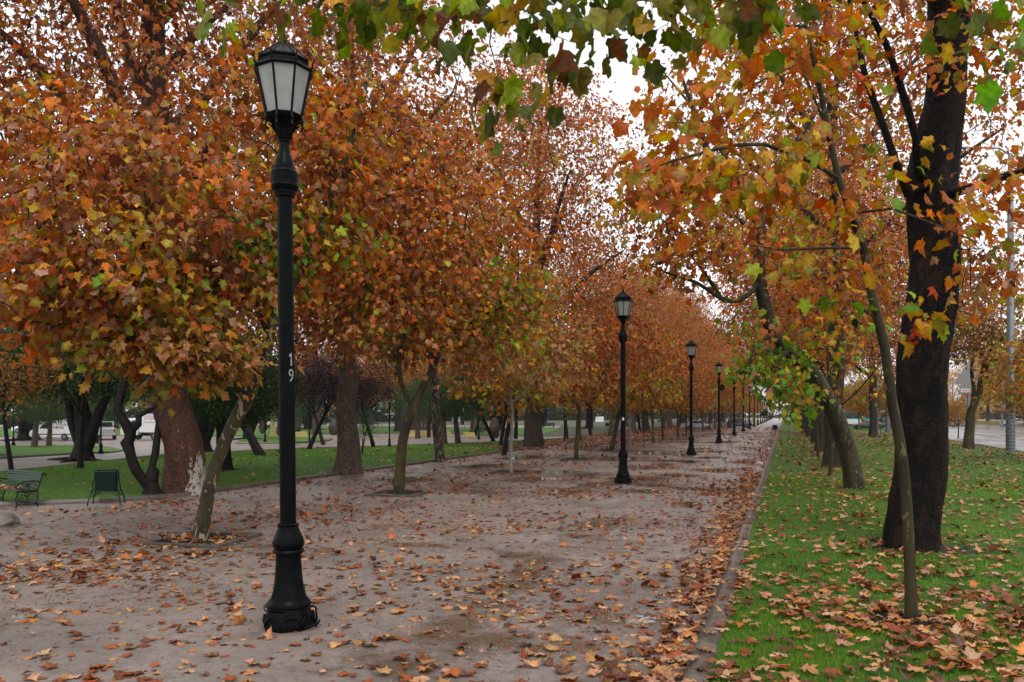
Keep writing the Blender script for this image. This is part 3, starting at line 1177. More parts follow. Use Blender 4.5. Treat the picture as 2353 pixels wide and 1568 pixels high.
def clumps(p, f, s):
    q = np.stack([p[:, 0], p[:, 1], np.zeros(len(p))], 1)
    return np.clip(.5 + .75 * wob(q, f, s) + .35 * wob(q, f * 3.1, s + 7), 0, 1.4)


def not_bare(p):
    k = np.ones(len(p), bool)
    for bx, by, br in bare:
        k &= np.hypot(p[:, 0] - bx, p[:, 1] - by) > br * rng.uniform(.6, 1.25, len(p))
    return p[k]


tuft = scatter(9000, KX + .25, 9, 2.5, 15)
near_p = not_bare(np.vstack([scatter(170000, KX + .25, 5.5, 2.8, 11), np.repeat(tuft, 9, 0) + rng.normal(0, .022, (81000, 2)), scatter(60000, 5.5, 13.5, 6, 15)]))
near_p = near_p[rng.random(len(near_p)) < np.clip(.25 + 1.3 * clumps(near_p, 1.4, 21), 0, 1)]
grass('grass', near_p, .055, .062, .0065, GR + GR + [(.28, .26, .06)])
mid_p = not_bare(np.vstack([scatter(130000, KX + .25, 13.6, 11, 32), scatter(60000, KX + .25, 13.6, 32, 80)]))
grass('grass', mid_p, .055, .066, .015, GR)
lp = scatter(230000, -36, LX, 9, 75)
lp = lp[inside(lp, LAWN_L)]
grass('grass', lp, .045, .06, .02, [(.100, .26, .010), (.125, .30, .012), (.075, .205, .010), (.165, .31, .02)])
mp = scatter(26000, 39.5, 57.5, 40, 260)
grass('grass', mp, .05, .42, .07, [(.34, .27, .09), (.26, .22, .06), (.20, .21, .05), (.40, .31, .12)], .35)


# ---------------------------------------------------------------- fallen leaves
def leaf_litter(name, pts, z, size, mix, tmpl, stand=.12, zj=.02):
    n = len(pts)
    pos = np.stack([pts[:, 0], pts[:, 1], z + rng.uniform(0, zj, n)], 1)
    a = rng.uniform(0, 6.28, n)
    up = rng.random(n) < stand
    tip = np.stack([np.cos(a), np.sin(a), np.where(up, rng.uniform(.2, 1.1, n), rng.normal(0, .10, n))], 1)
    nr = np.stack([rng.normal(0, .16, n) + np.where(up, rng.normal(0, .6, n), 0), rng.normal(0, .16, n) + np.where(up, rng.normal(0, .6, n), 0), np.ones(n)], 1)
    flip = rng.random(n) < .35
    cols, w = pal_arrays(mix)
    c = cols[rng.choice(len(cols), n, p=w)] * rng.uniform(.65, 1.2, (n, 1)) * rng.uniform(.92, 1.08, (n, 3))
    s = size * rng.uniform(.45, 1.15, n)
    # drooping margins on leaves lying face up would dig into the ground: lift by size
    pos[:, 2] += s * np.where(up, .02, .05)
    nr[flip] *= -1
    v, f, cc = place_leaves(pos, tip, nr, s, tmpl, c, c * rng.uniform(.7, 1.0, (n, 1)), curl=.32)
    v[:, 2] = np.maximum(v[:, 2], z * .98 + .001 + (v[:, 2] - z) * .02)
    tag(link(name, np_mesh(name, v, [f], cc), None, M['fallen']), name.replace('_', ' '), None, None, 'stuff')


MIXES['litter'] = dict(ltan=4.0, lpink=2.2, lrust=3.2, lbrown=2.8, lorange=.9, lgold=.1)
MIXES['litter_red'] = dict(lrust=5, lbrown=2.4, ltan=2.0, lpink=1.0, lorange=1.6)
MIXES['litter_pale'] = dict(ltan=5.0, lpink=3.2, lbrown=1.7, lrust=1.9, lorange=.8)
PAL.update(ltan=(.44, .215, .085), lpink=(.50, .27, .15), lrust=(.27, .068, .020), lbrown=(.15, .052, .022), lorange=(.46, .145, .026), lgold=(.50, .30, .05))


def thin(p, dens):
    return p[rng.random(len(p)) < np.clip(dens, 0, 1)]


def prom_leaves(x0, x1, y0, y1, per_m2):
    p = scatter(int((x1 - x0) * (y1 - y0) * per_m2), x0, x1, y0, y1)
    kerbd = np.exp(-np.abs(p[:, 0] - KX) / .45)
    wide = np.exp(-np.abs(p[:, 0] - KX) / 2.2)
    leftd = np.exp(-np.abs(p[:, 0] - LX) / 3.5)
    trees = np.exp(-((p[:, 0] + 10.6) / 1.8) ** 2)
    nearc = np.exp(-np.maximum(p[:, 1] - 4, 0) / 3.0)
    d = (clumps(p, .9, 2.0) ** 1.8 + .12) * (.34 + .34 * wide + .36 * leftd + .2 * trees + .42 * nearc) + .8 * kerbd
    return thin(p, d)


pa = prom_leaves(-14, KX - .03, 2.6, 13, 40)
leaf_litter('fallen_leaves', pa[::2], .002, .175, 'litter', LEAF_A, .05)
leaf_litter('fallen_leaves', pa[1::2], .002, .165, 'litter', LEAF_W, .08)
pb = np.vstack([prom_leaves(-26, -14, 4, 15.5, 24), prom_leaves(LX, KX - .03, 13, 40, 20)])
leaf_litter('fallen_leaves', pb, .002, .20, 'litter_red', LEAF_B, .2)
pcx = prom_leaves(LX, KX - .03, 40, 150, 8)
leaf_litter('fallen_leaves', pcx, .002, .26, 'litter_red', LEAF_C, .3)
# drift against the right kerb and over it
dr = np.stack([KX - np.abs(rng.normal(0, .34, 1500)) - .02, rng.uniform(3.2, 34, 1500)], 1)
leaf_litter('fallen_leaves', dr, .004, .165, 'litter', LEAF_A, .12, .03)
dk = np.stack([rng.normal(KX + .14, .12, 110), rng.uniform(3.2, 24, 110)], 1)
leaf_litter('fallen_leaves', dk, .118, .17, 'litter_pale', LEAF_A, .12, .015)


def lawn_leaves(x0, x1, y0, y1, per_m2):
    p = scatter(int((x1 - x0) * (y1 - y0) * per_m2), x0, x1, y0, y1)
    sap = np.exp(-((p[:, 0] - 1.5) ** 2 + (p[:, 1] - 10.0) ** 2) / 1.6)
    nearc = .35 + .65 * np.exp(-np.maximum(p[:, 1] - 6, 0) / 7.0)
    d = (.22 + .78 * clumps(p, 1.3, 5.0) ** 1.4) * nearc + .7 * sap
    return thin(p, d)


leaf_litter('fallen_leaves', lawn_leaves(KX + .25, 9, 2.8, 14, 74), .085, .18, 'litter', LEAF_A, .10, .035)
leaf_litter('fallen_leaves', lawn_leaves(KX + .25, 13.6, 14, 34, 62), .085, .18, 'litter', LEAF_B, .15, .03)
leaf_litter('fallen_leaves', lawn_leaves(KX + .25, 13.6, 34, 110, 18), .085, .26, 'litter', LEAF_C, .3, .03)
q = scatter(5200, -34, LX, 12, 75)
q = q[inside(q, LAWN_L)]
q = thin(q, .10 + .35 * np.exp(-(LX - q[:, 0]) / 3) + .55 * np.clip((q[:, 1] - 30) / 25, 0, 1) * clumps(q, .5, 1))
leaf_litter('fallen_leaves', q, .075, .22, 'litter', LEAF_B, .2, .03)
# torn and flattened smaller leaves
q = scatter(26000, -16, KX - .05, 2.6, 30)
q = thin(q, .05 + .36 * clumps(q, .8, 12) ** 2)
leaf_litter('fallen_leaves', q[::2], .0015, .115, 'litter_red', LEAF_W, .03, .006)
leaf_litter('fallen_leaves', q[1::2], .0015, .105, 'litter', LEAF_B, .03, .006)
# crumbs and torn bits of leaf trodden into the gravel
q = scatter(52000, -14, KX - .05, 2.6, 20)
q = thin(q, .10 + .6 * clumps(q, 1.1, 8) ** 2)
leaf_litter('leaf_crumbs', q, .0015, .042, 'litter_red', LEAF_S, .1, .004)
# beds of rust-red leaves under the left row further on
q = scatter(24000, LX - 3.5, LX + 4.2, 50, 170)
leaf_litter('fallen_leaves', thin(q, .22 + .5 * clumps(q, .4, 4)), .062, .26, 'litter_red', LEAF_C, .3, .04)


# ---------------------------------------------------------------- street lamps
def scallop(a, z):
    return 1 + .055 * np.cos(8 * a) if .215 < z < .40 else 1.0


def make_lamp():
    root = empty('street_lamp', (0, 0, 0))
    b = MB()
    b.lathe([(0, .292), (.06, .295), (.13, .282), (.19, .262), (.215, .250)], 8, ang0=R(12))
    b.build('plinth', M['iron'], root, False, .012)
    pl = root.children[0]
    q = MB()
    for k in range(8):          # scroll panels on the plinth faces
        a = R(12) + (k + .5) * math.pi / 4
        f = lambda t: (.272 * math.cos(a) - .112 * math.cos(t) * math.sin(a), .272 * math.sin(a) + .112 * math.cos(t) * math.cos(a), .045 + .115 * math.sin(t))
        q.tube([f(math.pi * j / 9) for j in range(10)], .013, 5)
    q.build('scroll_relief', M['iron'], pl, True)
    b = MB()
    b.lathe([(.212, .20), (.216, .236), (.245, .247), (.285, .243), (.31, .226), (.335, .205)], 40)
    b.lathe([(.335, .196), (.36, .19), (.395, .184), (.43, .175), (.52, .160), (.65, .149), (.78, .142), (.845, .142)], 40,
            flute=lambda a, z: 1 + (.05 * math.cos(8 * a) if z < .40 else 0))
    b.lathe([(.845, .160), (.855, .175), (.875, .177), (.89, .168), (.895, .155)], 32)
    b.lathe([(.893, .150), (.93, .168), (.97, .172), (1.02, .158), (1.08, .132), (1.13, .118), (1.155, .114)], 48,
            flute=lambda a, z: 1 + .05 * abs(math.cos(8 * a)) * (1 if .9 < z < 1.12 else 0))
    b.lathe([(1.155, .110), (1.165, .122), (1.18, .122), (1.19, .108)], 28)
    b.build('pedestal', M['iron'], root, 'auto')
    b = MB()
    b.lathe([(1.185, .0915), (2.2, .0905), (3.6, .089), (4.945, .087)], 32)
    b.build('pole', M['iron'], root, 'auto')
    b = MB()
    b.lathe([(4.93, .088), (4.94, .112), (4.965, .112), (4.97, .122), (5.0, .126), (5.01, .136), (5.035, .146), (5.05, .150), (5.06, .155), (5.075, .150), (5.13, .1535), (5.19, .1535), (5.2, .146),
             (5.215, .150), (5.23, .140), (5.245, .135), (5.255, .128), (5.27, .130), (5.285, .112), (5.32, .108), (5.335, .102), (5.36, .099), (5.40, .084), (5.45, .066), (5.5, .058), (5.56, .054), (5.575, .066), (5.59, .066), (5.6, .054)], 32)
    b.build('collar', M['iron'], root, 'auto')
    lan = MB()
    # cup that carries the lantern
    lan.lathe([(5.59, .055), (5.62, .075), (5.67, .090), (5.71, .092), (5.74, .10), (5.765, .115), (5.775, .13)], 16)
    rb, rt, zb, zt = .198, .318, 5.862, 6.385
    A0 = R(8)
    an = [A0 + k * math.pi / 4 for k in range(8)]
    lan.lathe([(5.772, .13), (5.80, .165), (5.825, .200), (5.85, .215), (5.868, .212)], 8, ang0=A0)
    for a in an:
        c, s = math.cos(a), math.sin(a)
        lan.tube([(rb * 1.03 * c, rb * 1.03 * s, zb - .01), (rt * c, rt * s, zt)], .0125, 6)
        # bottom scroll and top horn at each corner
        lan.tube([(.205 * c, .205 * s, 5.86), (.222 * c, .222 * s, 5.80), (.215 * c, .215 * s, 5.755), (.232 * c, .232 * s, 5.715), (.252 * c, .252 * s, 5.70)], [.014, .013, .011, .009, .006], 6)
        lan.tube([(.325 * c, .325 * s, 6.39), (.345 * c, .345 * s, 6.42), (.345 * c, .345 * s, 6.455), (.362 * c, .362 * s, 6.49), (.382 * c, .382 * s, 6.50)], [.014, .012, .010, .008, .005], 6)
        # leaf bracket under the cup
        lan.tube([(.06 * c, .06 * s, 5.60), (.10 * c, .10 * s, 5.70), (.15 * c, .15 * s, 5.765), (.19 * c, .19 * s, 5.80)], [.010, .012, .012, .010], 5)
    for a0, a1 in zip(an, an[1:] + an[:1]):
        for r, z, t in ((rt + .006, zt, .021), (rb + .008, zb, .015)):
            lan.tube([(r * math.cos(a0), r * math.sin(a0), z), (r * math.cos(a1), r * math.sin(a1), z)], t, 6)
    lan.lathe([(zt - .004, .322), (zt + .018, .330), (zt + .030, .312), (zt + .05, .288), (zt + .085, .284), (zt + .10, .298), (zt + .112, .300)], 8, ang0=A0)
    lo = lan.build('lantern', M['iron'], root)
    for k in range(8):
        a0, a1 = an[k], an[(k + 1) % 8]
        m = MB()
        pts = [(r * math.cos(a), r * math.sin(a), z) for r, z, a in ((rb, zb + .008, a0), (rb, zb + .008, a1), (rt - .006, zt - .012, a1), (rt - .006, zt - .012, a0))]
        vs = [m.bm.verts.new(p) for p in pts]
        wi = [m.bm.verts.new((p[0] * .975, p[1] * .975, p[2])) for p in pts]
        m.bm.faces.new(vs)
        m.bm.faces.new(wi[::-1])
        for i in range(4):
            m.bm.faces.new((vs[i], wi[i], wi[(i + 1) % 4], vs[(i + 1) % 4]))
        m.build('glass_pane', M['frosted'], lo)
    rf = MB()
    rf.lathe([(zt + .110, .302), (zt + .122, .300), (zt + .335, .034), (zt + .345, .030)], 8, ang0=A0)
    for a in an:
        rf.tube([(.300 * math.cos(a), .300 * math.sin(a), zt + .126), (.034 * math.cos(a), .034 * math.sin(a), zt + .340)], .008, 5)
    rf.build('roof', M['iron'], lo)
    fi = MB()
    fi.lathe([(zt + .343, .030), (zt + .36, .036), (zt + .375, .022), (zt + .40, .030), (zt + .42, .018), (zt + .50, .008), (zt + .62, .003)], 12)
    fi.build('finial', M['iron'], lo, True)
    return root


def text_mesh(s, size, extrude=.0, res=4, shear=0.0):
    cu = bpy.data.curves.new('text', 'FONT')
    cu.body = s
    cu.size = size
    cu.align_x = 'CENTER'
    cu.align_y = 'CENTER'
    cu.resolution_u = res
    cu.extrude = extrude
    cu.shear = shear
    o = bpy.data.objects.new('text', cu)
    COL.objects.link(o)
    dg = bpy.context.evaluated_depsgraph_get()
    me = bpy.data.meshes.new_from_object(o.evaluated_get(dg))
    bpy.data.objects.remove(o)
    bpy.data.curves.remove(cu)
    return me


lamp0 = make_lamp()
LAMP_Y = [7.82, 27.79, 47.9, 68.9, 90.2, 110.5, 131, 151, 171.5, 192, 212, 233, 253, 274, 295, 316, 337, 358]
lamps = []
for i, y in enumerate(LAMP_Y):
    o = lamp0 if i == 0 else copy_tree(lamp0)
    o.location = (-5.38 if i < 2 else -5.22, y, 0)
    o.rotation_euler = (0, 0, R(7 * i))
    tag(o, 'black cast iron lamp post, ' + ORD[i] + ' in the row along the promenade', 'street lamp', 'lamp posts along the promenade')
    lamps.append(o)
lamps[0]['label'] = 'large black lamp post with white number 19 and wire round its base'
lamps[0].rotation_euler = (R(-.2), R(-.75), R(5))
# white stencilled numerals bent round the pole
to_cam = math.atan2(0 - 7.82, 0 + 5.38) - R(5)
for ch, zc in (('1', 3.065), ('9', 2.875)):
    if ch == '1':
        me = bpy.data.meshes.new('numeral')
        xs_ = [(-.011, -.073), (.013, -.073), (.013, .073), (-.006, .073), (-.033, .050), (-.033, .026), (-.011, .042)]
        me.from_pydata([(x, y, 0) for x, y in xs_], [], [(0, 1, 2, 3, 6), (6, 3, 4, 5)])
    else:
        me = text_mesh(ch, .205, 0, 5)
    n = len(me.vertices)
    co = np.zeros(n * 3, dtype=np.float32)
    me.vertices.foreach_get('co', co)
    co = co.reshape(-1, 3)
    r = .0925
    a = to_cam + R(34) + co[:, 0] * .72 / r
    v = np.stack([r * np.cos(a), r * np.sin(a), zc + co[:, 1]], 1)
    me.vertices.foreach_set('co', v.ravel().astype(np.float32))
    link('numeral', me, lamps[0], M['digit'])
w = MB()
ring = [(.275 * math.cos(t), .275 * math.sin(t), .235 + .012 * math.sin(3 * t)) for t in np.linspace(0, 6.2, 26)]
w.tube(ring, .008, 5)
a = to_cam + R(62)
w.tube([(.27 * math.cos(a), .27 * math.sin(a), .25), (.33 * math.cos(a), .33 * math.sin(a), .24), (.345 * math.cos(a), .345 * math.sin(a), .12), (.33 * math.cos(a), .33 * math.sin(a), .01)], .012, 6)
w.tube([(.30 * math.cos(a - .5), .30 * math.sin(a - .5), .03), (.36 * math.cos(a), .36 * math.sin(a), .055), (.34 * math.cos(a + .4), .34 * math.sin(a + .4), .06)], .014, 6)
w.tube([(.29 * math.cos(a - .3), .29 * math.sin(a - .3), .24), (.31 * math.cos(a - .3), .31 * math.sin(a - .3), .04)], .009, 5)
w.build('wire', M['iron'], lamps[0], True)
tag_m = MB()
a2 = math.atan2(-27.79, 5.35) - R(7)
tag_m.box((.0925 * math.cos(a2), .0925 * math.sin(a2), 2.25), (.004, .07, .1), Matrix.Rotation(a2, 3, 'Z'))
lamps[1]['label'] = 'second lamp post of the promenade row with a small white sticker'
tag_m.build('sticker', M['white_paint'], lamps[1])
for (u, v, lab) in [(31, 1024, 'black lamp post in the park between slim grey and leaning trunks'), (232, 1043, 'black lamp post standing beside the thick dark multi-stemmed trunk'), (895, 1028, 'black lamp post on the park path behind the purple-leaved trees'),
                    (609, 1017, 'black lamp post in the park near the yellow pillar'), (1100, 1010, 'slim black lamp post in the park behind the thick brown trunk'), (1412, 985, 'distant black lamp post on the lawn behind the young trees'), (1297, 1012, 'black lamp post beside a dark trunk on the far lawn')]:
    o = copy_tree(lamp0)
    for ch in list(o.children):
        if ch.name.startswith(('numeral', 'wire')):
            bpy.data.objects.remove(ch)
    p = G(u, v)
    o.location = tuple(p)
    o.rotation_euler = (0, 0, rng.uniform(0, 6))
    o.scale = (.55, .55, .55)
    tag(o, lab, 'street lamp', 'lamp posts in the park')


# ---------------------------------------------------------------- trees close to the camera, each with its own limbs
def rel(base, pts):
    return [(*(P(u, v, Z) - base), r) for u, v, Z, r in pts]


def E(base, u, v, Z, ru, rv, rz, n, mix):
    return (P(u, v, Z) - base, (ru / F * Z, rz, rv / F * Z), n, mix)


# leaning young plane by the big lamp
b = G(458, 1245)
make_tree('plane_tree', 'young leaning plane tree with mottled forked trunk in a kerbed pit behind the large lamp', 'tree', b, [
    rel(b, [(458, 1245, 15.2, .135), (484, 1110, 15.2, .125), (520, 1008, 15.3, .122), (571, 905, 15.4, .135), (590, 850, 15.4, .10), (616, 798, 15.4, .095), (632, 726, 15.4, .085), (690, 630, 15.6, .075), (722, 560, 15.8, .07), (760, 450, 16, .06), (828, 265, 16.3, .05), (850, 130, 16.5, .025)]),
    rel(b, [(571, 900, 15.4, .075), (524, 866, 15.0, .07), (486, 854, 14.7, .06), (447, 770, 14.4, .05), (410, 690, 14.2, .04), (356, 580, 13.9, .03), (330, 430, 13.8, .02)]),
    rel(b, [(450, 772, 14.4, .045), (535, 690, 14.8, .035), (590, 600, 15.0, .03), (600, 420, 15.2, .018)]),
    rel(b, [(622, 780, 15.4, .06), (560, 640, 16.3, .05), (470, 500, 17, .035), (380, 330, 17.2, .02)]),
    rel(b, [(486, 856, 14.7, .04), (380, 800, 14.2, .028), (270, 760, 13.8, .016)]),
    rel(b, [(410, 690, 14.2, .03), (280, 610, 13.6, .024), (120, 500, 13.3, .014)]),
], [E(b, 330, 520, 14.4, 330, 210, 2.4, 215, 'rust'), E(b, 150, 640, 13.6, 230, 130, 1.6, 100, 'rust'), E(b, 300, 680, 13.8, 260, 60, 1.4, 50, 'turning'), E(b, 420, 800, 14.4, 190, 60, 1.1, 80, 'tan_olive'), E(b, 310, 775, 14, 130, 50, 1.0, 45, 'tan_olive'), E(b, 240, 815, 13.8, 60, 30, .6, 10, 'tan_olive'), E(b, 480, 850, 14.5, 60, 28, .6, 12, 'tan_olive'), E(b, 545, 830, 14.9, 45, 30, .5, 9, 'tan_olive'), E(b, 60, 760, 13.5, 90, 30, .7, 12, 'rust'), E(b, 380, 870, 14.2, 40, 22, .4, 6, 'tan_olive'),
    E(b, 560, 640, 15.4, 160, 130, 1.6, 80, 'rust_olive'), E(b, 760, 400, 16.2, 120, 210, 1.8, 120, 'orange'), E(b, 740, 540, 16, 110, 70, 1.3, 36, 'turning'), E(b, 620, 540, 15.2, 60, 120, .8, 26, 'green'), E(b, 620, 250, 16.2, 250, 140, 2, 75, 'rust'), E(b, 330, 560, 13.0, 70, 40, .6, 10, 'turning'), E(b, 130, 330, 14.2, 220, 130, 1.8, 55, 'rust')],
    'bark_young', 'leaf', 21, None, LEAF_A, .195, 12, .25, .25, .06, 14, .0065, .42, edge_mix=.12, twig_mat='twig', noattach=.25, floor=2.6)

# second young tree along the row
b = G(915, 1136)
make_tree('plane_tree', 'young plane tree with crooked mossy trunk forking low, in a square pit', 'tree', b, [
    rel(b, [(915, 1136, 24.1, .17), (922, 1060, 24.1, .155), (927, 1010, 24.1, .15), (938, 965, 24.1, .15), (950, 935, 24.1, .15), (968, 895, 24.2, .11), (985, 865, 24.3, .105), (1005, 820, 24.4, .10), (1020, 795, 24.4, .09), (1037, 718, 24.6, .065), (1060, 590, 24.8, .04), (1080, 430, 25, .02)]),
    rel(b, [(950, 932, 24.1, .085), (932, 905, 23.9, .08), (921, 880, 23.8, .075), (917, 800, 23.6, .07), (930, 700, 23.5, .055), (900, 560, 23.4, .035), (880, 400, 23.3, .02)]),
    rel(b, [(1018, 798, 24.4, .07), (1060, 760, 24.0, .05), (1110, 725, 23.6, .035), (1200, 690, 23.2, .015)]),
    rel(b, [(1000, 828, 24.4, .06), (960, 760, 25.2, .04), (880, 690, 25.8, .03), (800, 640, 26.2, .015)]),
    rel(b, [(1037, 718, 24.6, .05), (990, 650, 25.4, .035), (950, 540, 26, .02)]),
], [E(b, 960, 560, 24.2, 300, 230, 3.2, 290, 'orange'), E(b, 960, 770, 24.0, 260, 80, 2.6, 120, 'rust_olive'), E(b, 1150, 700, 23.4, 160, 110, 1.6, 80, 'turning'), E(b, 820, 600, 23.4, 120, 110, 1.2, 40, 'turning'), E(b, 880, 350, 24.2, 220, 150, 2.6, 120, 'orange'), E(b, 720, 690, 23.8, 120, 110, 1.8, 60, 'orange')],
    'bark_olive', 'leaf', 22, None, LEAF_A, .205, 16, .30, .25, .07, 14, .007, .42, edge_mix=.1, twig_mat='twig', floor=2.4)

# slim sapling in the near right lawn
b = G(2095, 1440)
make_tree('plane_tree', 'slim mottled sapling in the near right lawn with orange and yellow leaves', 'tree', b, [
    rel(b, [(2095, 1445, 9.15, .075), (2093, 1330, 9.15, .062), (2086, 1200, 9.15, .060), (2070, 1040, 9.15, .060), (2050, 930, 9.15, .058), (2034, 800, 9.15, .054), (2005, 680, 9.15, .049), (1985, 570, 9.15, .045), (1955, 490, 9.1, .042), (1926, 410, 9.1, .039), (1902, 300, 9.05, .034), (1872, 150, 9, .028), (1852, 60, 8.95, .020), (1845, -80, 8.9, .010)]),
    rel(b, [(1915, 395, 9.1, .026), (1860, 370, 8.9, .024), (1756, 332, 8.6, .020), (1690, 334, 8.3, .018), (1628, 348, 8.1, .016), (1551, 368, 7.9, .012), (1440, 410, 7.7, .007)]),
    rel(b, [(1975, 575, 9.15, .020), (1900, 570, 8.9, .015), (1800, 575, 8.7, .010), (1700, 560, 8.5, .006)]),
    rel(b, [(1955, 490, 9.1, .018), (2050, 480, 8.7, .014), (2160, 520, 8.3, .010), (2250, 560, 8.1, .006)]),
    rel(b, [(1868, 100, 9, .016), (1780, 60, 8.8, .012), (1640, 70, 8.5, .008), (1540, 110, 8.3, .005)]),
    rel(b, [(1900, 300, 9.05, .018), (1830, 150, 9.3, .013), (1740, 190, 9.4, .009), (1650, 280, 9.4, .005)]),
    rel(b, [(2020, 720, 9.15, .016), (1960, 690, 9.0, .011), (1880, 700, 8.8, .006)]),
], [E(b, 1660, 375, 8.3, 200, 60, .7, 26, 'vivid'), E(b, 1450, 430, 7.8, 120, 45, .5, 14, 'vivid'), E(b, 1580, 430, 8.0, 120, 50, .5, 12, 'vivid'), E(b, 1760, 440, 8.7, 130, 60, .6, 14, 'vivid'), E(b, 1860, 330, 9, 130, 90, .7, 12, 'turning'),
    E(b, 1700, 150, 8.8, 220, 100, .8, 30, 'vivid'), E(b, 1880, 130, 9, 130, 110, .8, 18, 'vivid'), E(b, 1960, 480, 8.8, 100, 70, .5, 8, 'turning'), E(b, 2190, 500, 8.2, 100, 50, .35, 9, 'vivid'), E(b, 2110, 730, 8.4, 60, 60, .3, 5, 'vivid'), E(b, 1840, 640, 8.8, 130, 70, .5, 9, 'turning'), E(b, 1930, 740, 9, 90, 60, .4, 6, 'green'), E(b, 1540, 250, 8.4, 120, 70, .5, 10, 'vivid')],
    'bark_moss', 'leaf', 23, None, LEAF_A, .195, 4, .19, .45, .05, 14, .0028, .36, edge_mix=.38, twig_mat='twig', noattach=.25, floor=2.6, hang=.8)

# big dark trunk on the right
b = G(2097, 1265)
make_tree('plane_tree', 'massive wet black plane trunk with burl in the right lawn beside the slim sapling', 'tree', b, [
    rel(b, [(2097, 1265, 14.2, .47), (2106, 1150, 14.2, .44), (2114, 1020, 14.2, .425), (2126, 830, 14.2, .43), (2140, 640, 14.2, .39), (2138, 520, 14.2, .38), (2142, 430, 14.2, .39), (2160, 330, 14.2, .35), (2172, 220, 14.3, .30), (2172, 110, 14.4, .30), (2182, 0, 14.5, .34), (2190, -150, 14.7, .28), (2180, -420, 15, .18), (2170, -700, 15.2, .07)]),
    rel(b, [(2125, 425, 14.0, .085), (2110, 395, 13.7, .075), (2105, 320, 13.6, .062), (2073, 210, 13.5, .058), (2035, 100, 13.4, .052), (1987, 5, 13.3, .042), (1940, -120, 13.2, .025)]),
    rel(b, [(2105, 465, 14.0, .075), (2085, 445, 13.7, .07), (2060, 377, 13.5, .066), (2030, 290, 13.4, .056), (1990, 183, 13.3, .05), (1968, 80, 13.2, .035), (1940, -50, 13.1, .02)]),
    rel(b, [(2170, 460, 14.1, .085), (2230, 432, 13.6, .07), (2300, 408, 13.2, .065), (2400, 385, 12.8, .05), (2560, 350, 12.4, .03)]),
    rel(b, [(2185, 60, 14.5, .16), (2110, -60, 14.0, .13), (1950, -160, 13.4, .10), (1760, -220, 12.9, .06), (1560, -230, 12.4, .03)]),
    rel(b, [(2186, -60, 14.6, .17), (2270, -160, 14.2, .13), (2420, -260, 13.6, .08), (2600, -330, 13.2, .03)]),
    rel(b, [(2184, -200, 14.8, .13), (2090, -330, 16.0, .10), (1950, -420, 17.4, .05)]),
], [E(b, 1900, -120, 13.4, 420, 190, 2.6, 150, 'orange'), E(b, 2330, -180, 13.6, 330, 240, 2.6, 120, 'rust'), E(b, 2150, -520, 15, 500, 260, 4, 170, 'rust'), E(b, 2060, 120, 13.4, 150, 120, 1.2, 26, 'vivid'), E(b, 2310, 420, 13.0, 110, 90, 1, 22, 'vivid'), E(b, 2290, 610, 13, 90, 80, .9, 18, 'rust'), E(b, 2250, 150, 13.8, 120, 130, 1.2, 26, 'vivid'), E(b, 2030, 380, 13.4, 90, 90, .9, 12, 'turning')],
    'bark_dark', 'leaf', 24, None, LEAF_A, .21, 5, .34, .12, .12, 40, .005, .42, edge_mix=.2, twig_mat='twig', noattach=.3, floor=2.8)

